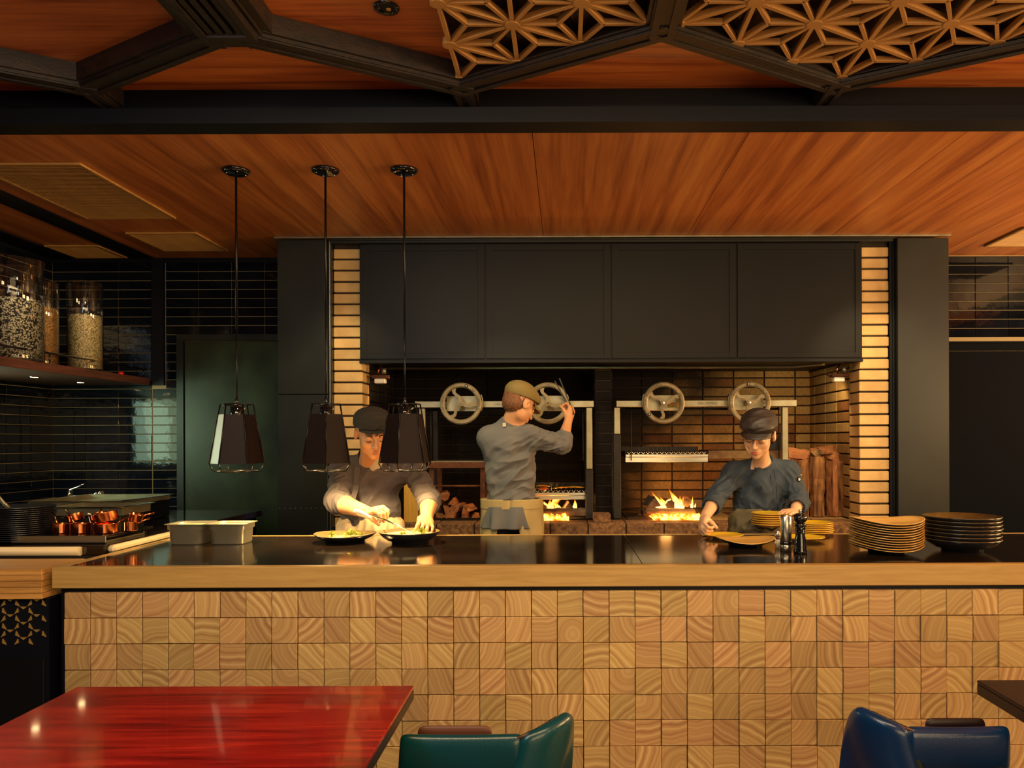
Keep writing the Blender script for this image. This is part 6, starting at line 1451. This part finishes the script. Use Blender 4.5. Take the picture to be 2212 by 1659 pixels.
def hair_shell(H,mt,parent,cut,grow=.006,lo=(-.005,-.018,.03)):
    g=SDF(tuple(H.c-V(.17,.17,.17)),tuple(H.c+V(.17,.17,.17)),.0036)
    H.ell(g,lo,(.076+grow,.094+grow,.084+grow),k=.01); H.ell(g,(0,-.045,-.02),(.060+grow,.058+grow,.055),k=.02)
    Rn=np.array(H.R,dtype=np.float32)
    for n,o in cut:
        def fn(X,Y,Z,n=n,o=o):
            q=[Rn[i,0]*(X-H.c.x)+Rn[i,1]*(Y-H.c.y)+Rn[i,2]*(Z-H.c.z) for i in range(3)]
            return n[0]*q[0]+n[1]*q[1]+n[2]*q[2]-o*H.S
        g.put(fn,(-9,-9,-9),(9,9,9),.01,'i')
    for x in (-1,1): H.ell(g,(x*.082,.0,-.004),(.016,.022,.034),k=.004,op='s')
    return sdf_obj('hair',g,mt,parent,[(H.c,.2,(0,0,1),.012,.0022,9)])
capobj(H,M['cap1'],c1_,[((0,-.010,.064),(.093,.112,.061),.01),((0,-.012,.048),(.088,.106,.048),.01)],((0,-.010,.042),(.086,.104,.022)),dict(rx=.080,len=.026,z=.056,drop=.010),3,tilt=.10,base=.046)
hair_shell(H,M['hair'],c1_,[((0,1,0),.030),((0,-.6,-.8),.075)],.003)
legs(J,M['trouser'],c1_,.95)
g=SDF((-1.38,4.16,0.42),(-.80,4.70,1.06),.006); g.cap(J['pelvis']+V(0,-.0,.0),J['pelvis']-V(0,-.01,.42),.136,.152,k=.02,sc=(1.42,.96,1)); sdf_obj('apron',g,M['apron1'],c1_,[(J['pelvis']+V(0,-.12,-.02),.22,(.15,0,1),.05,.010,11)])
# spoon held by the left chef
t=thing('serving_spoon','long steel spoon in the left chef\'s hand, reaching into the deep bowl','spoon',tuple(P(833,1122,3.93)))
a=P(770,1103,3.95); b=P(833,1122,3.90); e=P(893,1150,3.86); MB().tube([a,a.lerp(b,.5),b,b.lerp(e,.5),e],[.0055,.0045,.004,.0035,.003],8).build('handle',M['chrome'],t)
MB().lathe([(0.0001,-.003),(.012,-.002),(.020,.003),(.019,.004),(.0001,-.001)],tuple(e+V(.015,0,-.004)),20).build('spoon_bowl',M['chrome'],t)
t=thing('clear_squeeze_bottle','translucent plastic handle-like bottle lying in the left chef\'s grip','bottle',tuple(a))
MB().tube([P(764,1101,3.90),P(776,1106,3.90),P(790,1112,3.90),P(802,1118,3.895)],[.010,.014,.012,.006],12).build('bottle_body',M['plastic'],t)

# ===== woman at right =====
c3_=thing('person','woman chef in dark leather cap and slate jacket, looking down at plates behind the counter','person',(1.1,4.45,0))
H=Head(P(1638,941,4.27),(-.40,-.82,-.38),roll=-0.10,S=1.06)
J=dict(neck=P(1647,1010,4.42),chest=P(1642,1045,4.46),belly=P(1640,1090,4.46),pelvis=P(1640,1140,4.46),shr=P(1587,1024,4.45),shl=P(1702,1022,4.45),elr=P(1546,1078,4.34),ell=P(1727,1084,4.38),wrr=P(1520,1122,4.12),wrl=P(1715,1108,4.24),R=Matrix.Identity(3),footy=4.5,slvr=.38,slvl=.50)
hands=[dict(w=J['wrr'],d=P(1514,1146,4.03)-J['wrr'],n=(.9,.25,-.2),side=(.6,-1,-.2),curl=((0.8,1.2,.7),(0.85,1.2,.7),(.9,1.2,.7),(.95,1.2,.7)),S=.98,spread=.03,thd=(.75,-.2,-.75),thumb=(.3,.2)),
       dict(w=J['wrl'],d=P(1697,1107,4.17)-J['wrl'],n=(-.1,.1,-1),side=(-.1,-.9,.1),curl=((0.3,.5,.4),(0.3,.5,.4),(.35,.5,.4),(.4,.5,.4)),S=.95,spread=.05,thumb=(.5,.3))]
body_common(J,H,(.62,3.85,0.03),(1.42,4.68,1.70),True,hands,M['skinfair'],M['lipred'],c3_,arm=.88)
brow_lash(H,c3_,M['hair'],M['lipred'],True)
fd=[(J['chest']+V(0,-.1,0),.20,(.7,0,1),.075,.013,21),(J['belly']+V(0,-.1,0),.18,(-.7,0,1),.075,.012,22),(J['shr'].lerp(J['elr'],.5),.12,(.8,.2,.6),.035,.009,23),(J['elr'],.10,(.8,.2,.4),.040,.008,24),(J['shl'].lerp(J['ell'],.5),.13,(.7,.2,-.8),.035,.006,25),(J['ell'],.10,(1,.2,.5),.040,.008,26)]
J['neckdir']=H.w(0,-.018,-.035)-J['neck']; jk=shirt(J,(.66,4.12,.78),(1.42,4.70,1.44),M['jk3'],c3_,fd,bulk=.90,ws=.95,hem=-.07)
collar(J,H,M['jk3'],c3_,r=.062,hgt=.050,front=(-.35,-1,0),tilt=.12)
pl=hug(jk,[P(1662+(y-1014)*.10,y,4.4) for y in range(1014,1128,8)],(0,1,0),.0035); ribbon_on(pl,.020,.002,'placket',M['jk3'],c3_)
pl=hug(jk,[P(1662+(y-1014)*.10+8,y,4.4) for y in range(1014,1128,8)],(0,1,0),.0035); ribbon_on(pl,.010,.002,'placket_edge',M['jk3'],c3_)
bd=hug(jk,[P(1722,1037,4.4)],(0,1,0),.002)[0]; MB().cyl(bd,bd+V(.002,-.004,0),.013,n=16).build('sleeve_badge',M['gloss'],c3_); MB().cyl(bd+V(.002,-.0042,.001),bd+V(.002,-.006,.001),.0075,n=14).build('badge_button',M['plastic'],c3_)
bd=hug(jk,[P(1731,1028,4.4)],(0,1,0),.001)[0]; MB().box(tuple(bd+V(-.006,-.003,-.002)),tuple(bd+V(.008,0.0,.003))).build('sleeve_tag',M['corn'],c3_)
capobj(H,M['cap3'],c3_,[((0,-.014,.060),(.094,.112,.074),.01),((0,.040,.066),(.084,.066,.044),.02)],((0,-.010,.042),(.086,.104,.022)),dict(rx=.084,len=.050,z=.050,drop=.020,arch=.012),31,tilt=.06)
hair_shell(H,M['hair'],c3_,[((0,1,0),.020),((0,-.7,-.7),.090)],.005)
legs(J,M['trouser'],c3_,.95)
g=SDF((.78,4.16,0.42),(1.42,4.72,1.06),.006); g.cap(J['pelvis']+V(0,0,.020),J['pelvis']-V(0,-.01,.42),.140,.146,k=.02,sc=(1.28,.96,1)); sdf_obj('apron',g,M['apron3'],c3_,[(J['pelvis']+V(0,-.12,0),.20,(.9,0,.4),.05,.012,33)])
m=MB(); kx=P(1652,1141,4.30)
for s_ in (-1,1): m.tube([kx,kx+V(s_*.03,-.015,.015),kx+V(s_*.065,-.012,.002),kx+V(s_*.035,-.008,-.014),kx],[.006,.010,.010,.008,.006],8)
m.build('apron_knot',M['apron3'],c3_)

# ===== chef at the grill, seen from behind =====
c2_=thing('person','chef in olive cap seen from behind, raising tongs at the left grill','person',(-.33,5.0,0))
H=Head(P(1123,874,4.98),(.66,.58,-.48),roll=0.04,S=1.10)
J=dict(neck=P(1099,922,5.0),chest=P(1100,965,5.0),belly=P(1103,1025,5.0),pelvis=P(1105,1098,5.0),shl=P(1056,945,5.0),shr=P(1146,944,4.98),ell=P(1068,1005,5.14),elr=P(1214,960,5.05),wrl=P(1112,1000,5.30),wrr=P(1228,908,5.12),R=Matrix.Rotation(-.10,3,'Z'),footy=5.0,slvr=.28,slvl=.3)
hands=[dict(w=J['wrr'],d=P(1237,878,5.16)-J['wrr'],n=(-.75,.5,.1),side=(-.5,.6,.6),curl=((0.9,1.2,.6),(0.95,1.2,.6),(1.0,1.2,.6),(1.0,1.2,.6)),S=1.05,spread=.02,thd=(-.4,.3,.8),thumb=(.4,.2)),
       dict(w=J['wrl'],d=(.7,.6,0),n=(.2,0,-1),side=(.3,.8,0),curl=(.6,.8,.5),S=1.0)]
body_common(J,H,(-.66,4.78,0.03),(.20,5.52,1.85),False,hands,M['skin'],M['lip'],c2_,arm=.98)
bk=V(0,-.1,0)
fd=[(J['chest']+bk+V(0,0,.03),.15,(1,0,.1),.06,.005,41),(J['belly']+bk+V(.06,0,.03),.20,(1,0,.62),.065,.017,42),(J['pelvis']+bk+V(0,0,.10),.20,(1,0,.42),.060,.018,43),(J['shr']+V(.0,-.05,-.03),.11,(.8,0,.5),.035,.009,44),(J['elr'].lerp(J['shr'],.4),.14,(.9,0,.25),.035,.010,45),(J['elr'],.08,(.4,0,1),.028,.008,46)]
J['neckdir']=H.w(0,-.018,-.035)-J['neck']; jk=shirt(J,(-.68,4.76,1.02),(.20,5.34,1.62),M['jk2'],c2_,fd,name='shirt',bulk=1.0,ws=.93)
collar(J,H,M['jk2'],c2_,r=.066,hgt=.030,front=(.4,1,0),tilt=.30)
MB().box(tuple(P(1086,919,4.915)+V(0,0,-.006)),tuple(P(1093,913,4.918)+V(0,.002,0))).build('collar_tag',M['tee'],c2_)
capobj(H,M['cap2'],c2_,[((0,-.014,.056),(.092,.112,.076),.01),((0,.045,.062),(.078,.062,.044),.02)],((0,-.012,.042),(.086,.104,.020)),dict(rx=.078,len=.055,z=.040,drop=.026),51,tilt=.18)
hair_shell(H,M['hairbrown'],c2_,[((0,1,0),.020),((0,.35,-1),.060)],.004)
legs(J,M['trouser'],c2_,1.0,facing=1)
# khaki apron wrapped round both sides, open at the back
def wrap(name,J,mt,parent,z0,z1,a0,a1,r0,r1,th=.004,seed=1,amp=.008,sy=.80,ctr=None):
    c=ctr or J['pelvis']; N=48; R_=20; vs=[]
    for layer in (0,1):
        for i in range(R_):
            u=i/(R_-1); z=z0+(z1-z0)*u
            for k in range(N):
                v_=k/(N-1); aa=a0(u) if callable(a0) else a0; bb=a1(u) if callable(a1) else a1
                a=aa+(bb-aa)*v_; r=r1+(r0-r1)*u+amp*(1-u*.7)*noise.noise(Vector((a*3.2+seed,z*3,seed)))*2.0-layer*th
                vs.append(V(c.x+r*1.28*math.sin(a),c.y-r*sy*1.2*math.cos(a),z))
    fs=[]; b=R_*N
    for i in range(R_-1):
        for k in range(N-1): a=i*N+k; fs.append((a,a+1,a+N+1,a+N)); fs.append((b+a,b+a+N,b+a+N+1,b+a+1))
    for i in range(R_-1):
        for k in (0,N-1): a=i*N+k; fs.append((a,a+N,b+a+N,b+a))
    for k in range(N-1):
        for i in (0,R_-1): a=i*N+k; fs.append((a,a+1,b+a+1,b+a))
    return MB().add(vs,fs,True).build(name,mt,parent)
zb=J['pelvis'].z
ap=wrap('apron',J,M['apron2'],c2_,.52,zb+.065,lambda u:.10+.52*(1-u),lambda u:2*PI-.25-.5*(1-u),.150,.175,seed=2,amp=.014)
wrap('apron_waistband',J,M['apron2'],c2_,zb+.005,zb+.062,0,2*PI,.156,.156,seed=2,amp=.003)
wrap('shirt_tail',J,M['jk2'],c2_,zb-.115,zb+.022,lambda u:-1.10+.35*u,lambda u:.55-.15*u,.158,.176,seed=7,amp=.022)
# tongs
t=thing('tongs','dark steel tongs raised in the right hand of the chef at the grill','tongs',tuple(P(1238,880,5.14)))
MB().bar(P(1240,893,5.13),P(1209,817,5.13),.008,.003,up=(0,1,0)).build('tong_arm',M['steelblack'],t); MB().bar(P(1238,893,5.17),P(1199,823,5.17),.008,.003,up=(0,1,0)).build('tong_arm',M['steelblack'],t)
MB().cyl(P(1239,894,5.12),P(1239,894,5.18),.006,n=10).build('tong_joint',M['steelblack'],t)
# dark wood of the first lamp panels etc. end
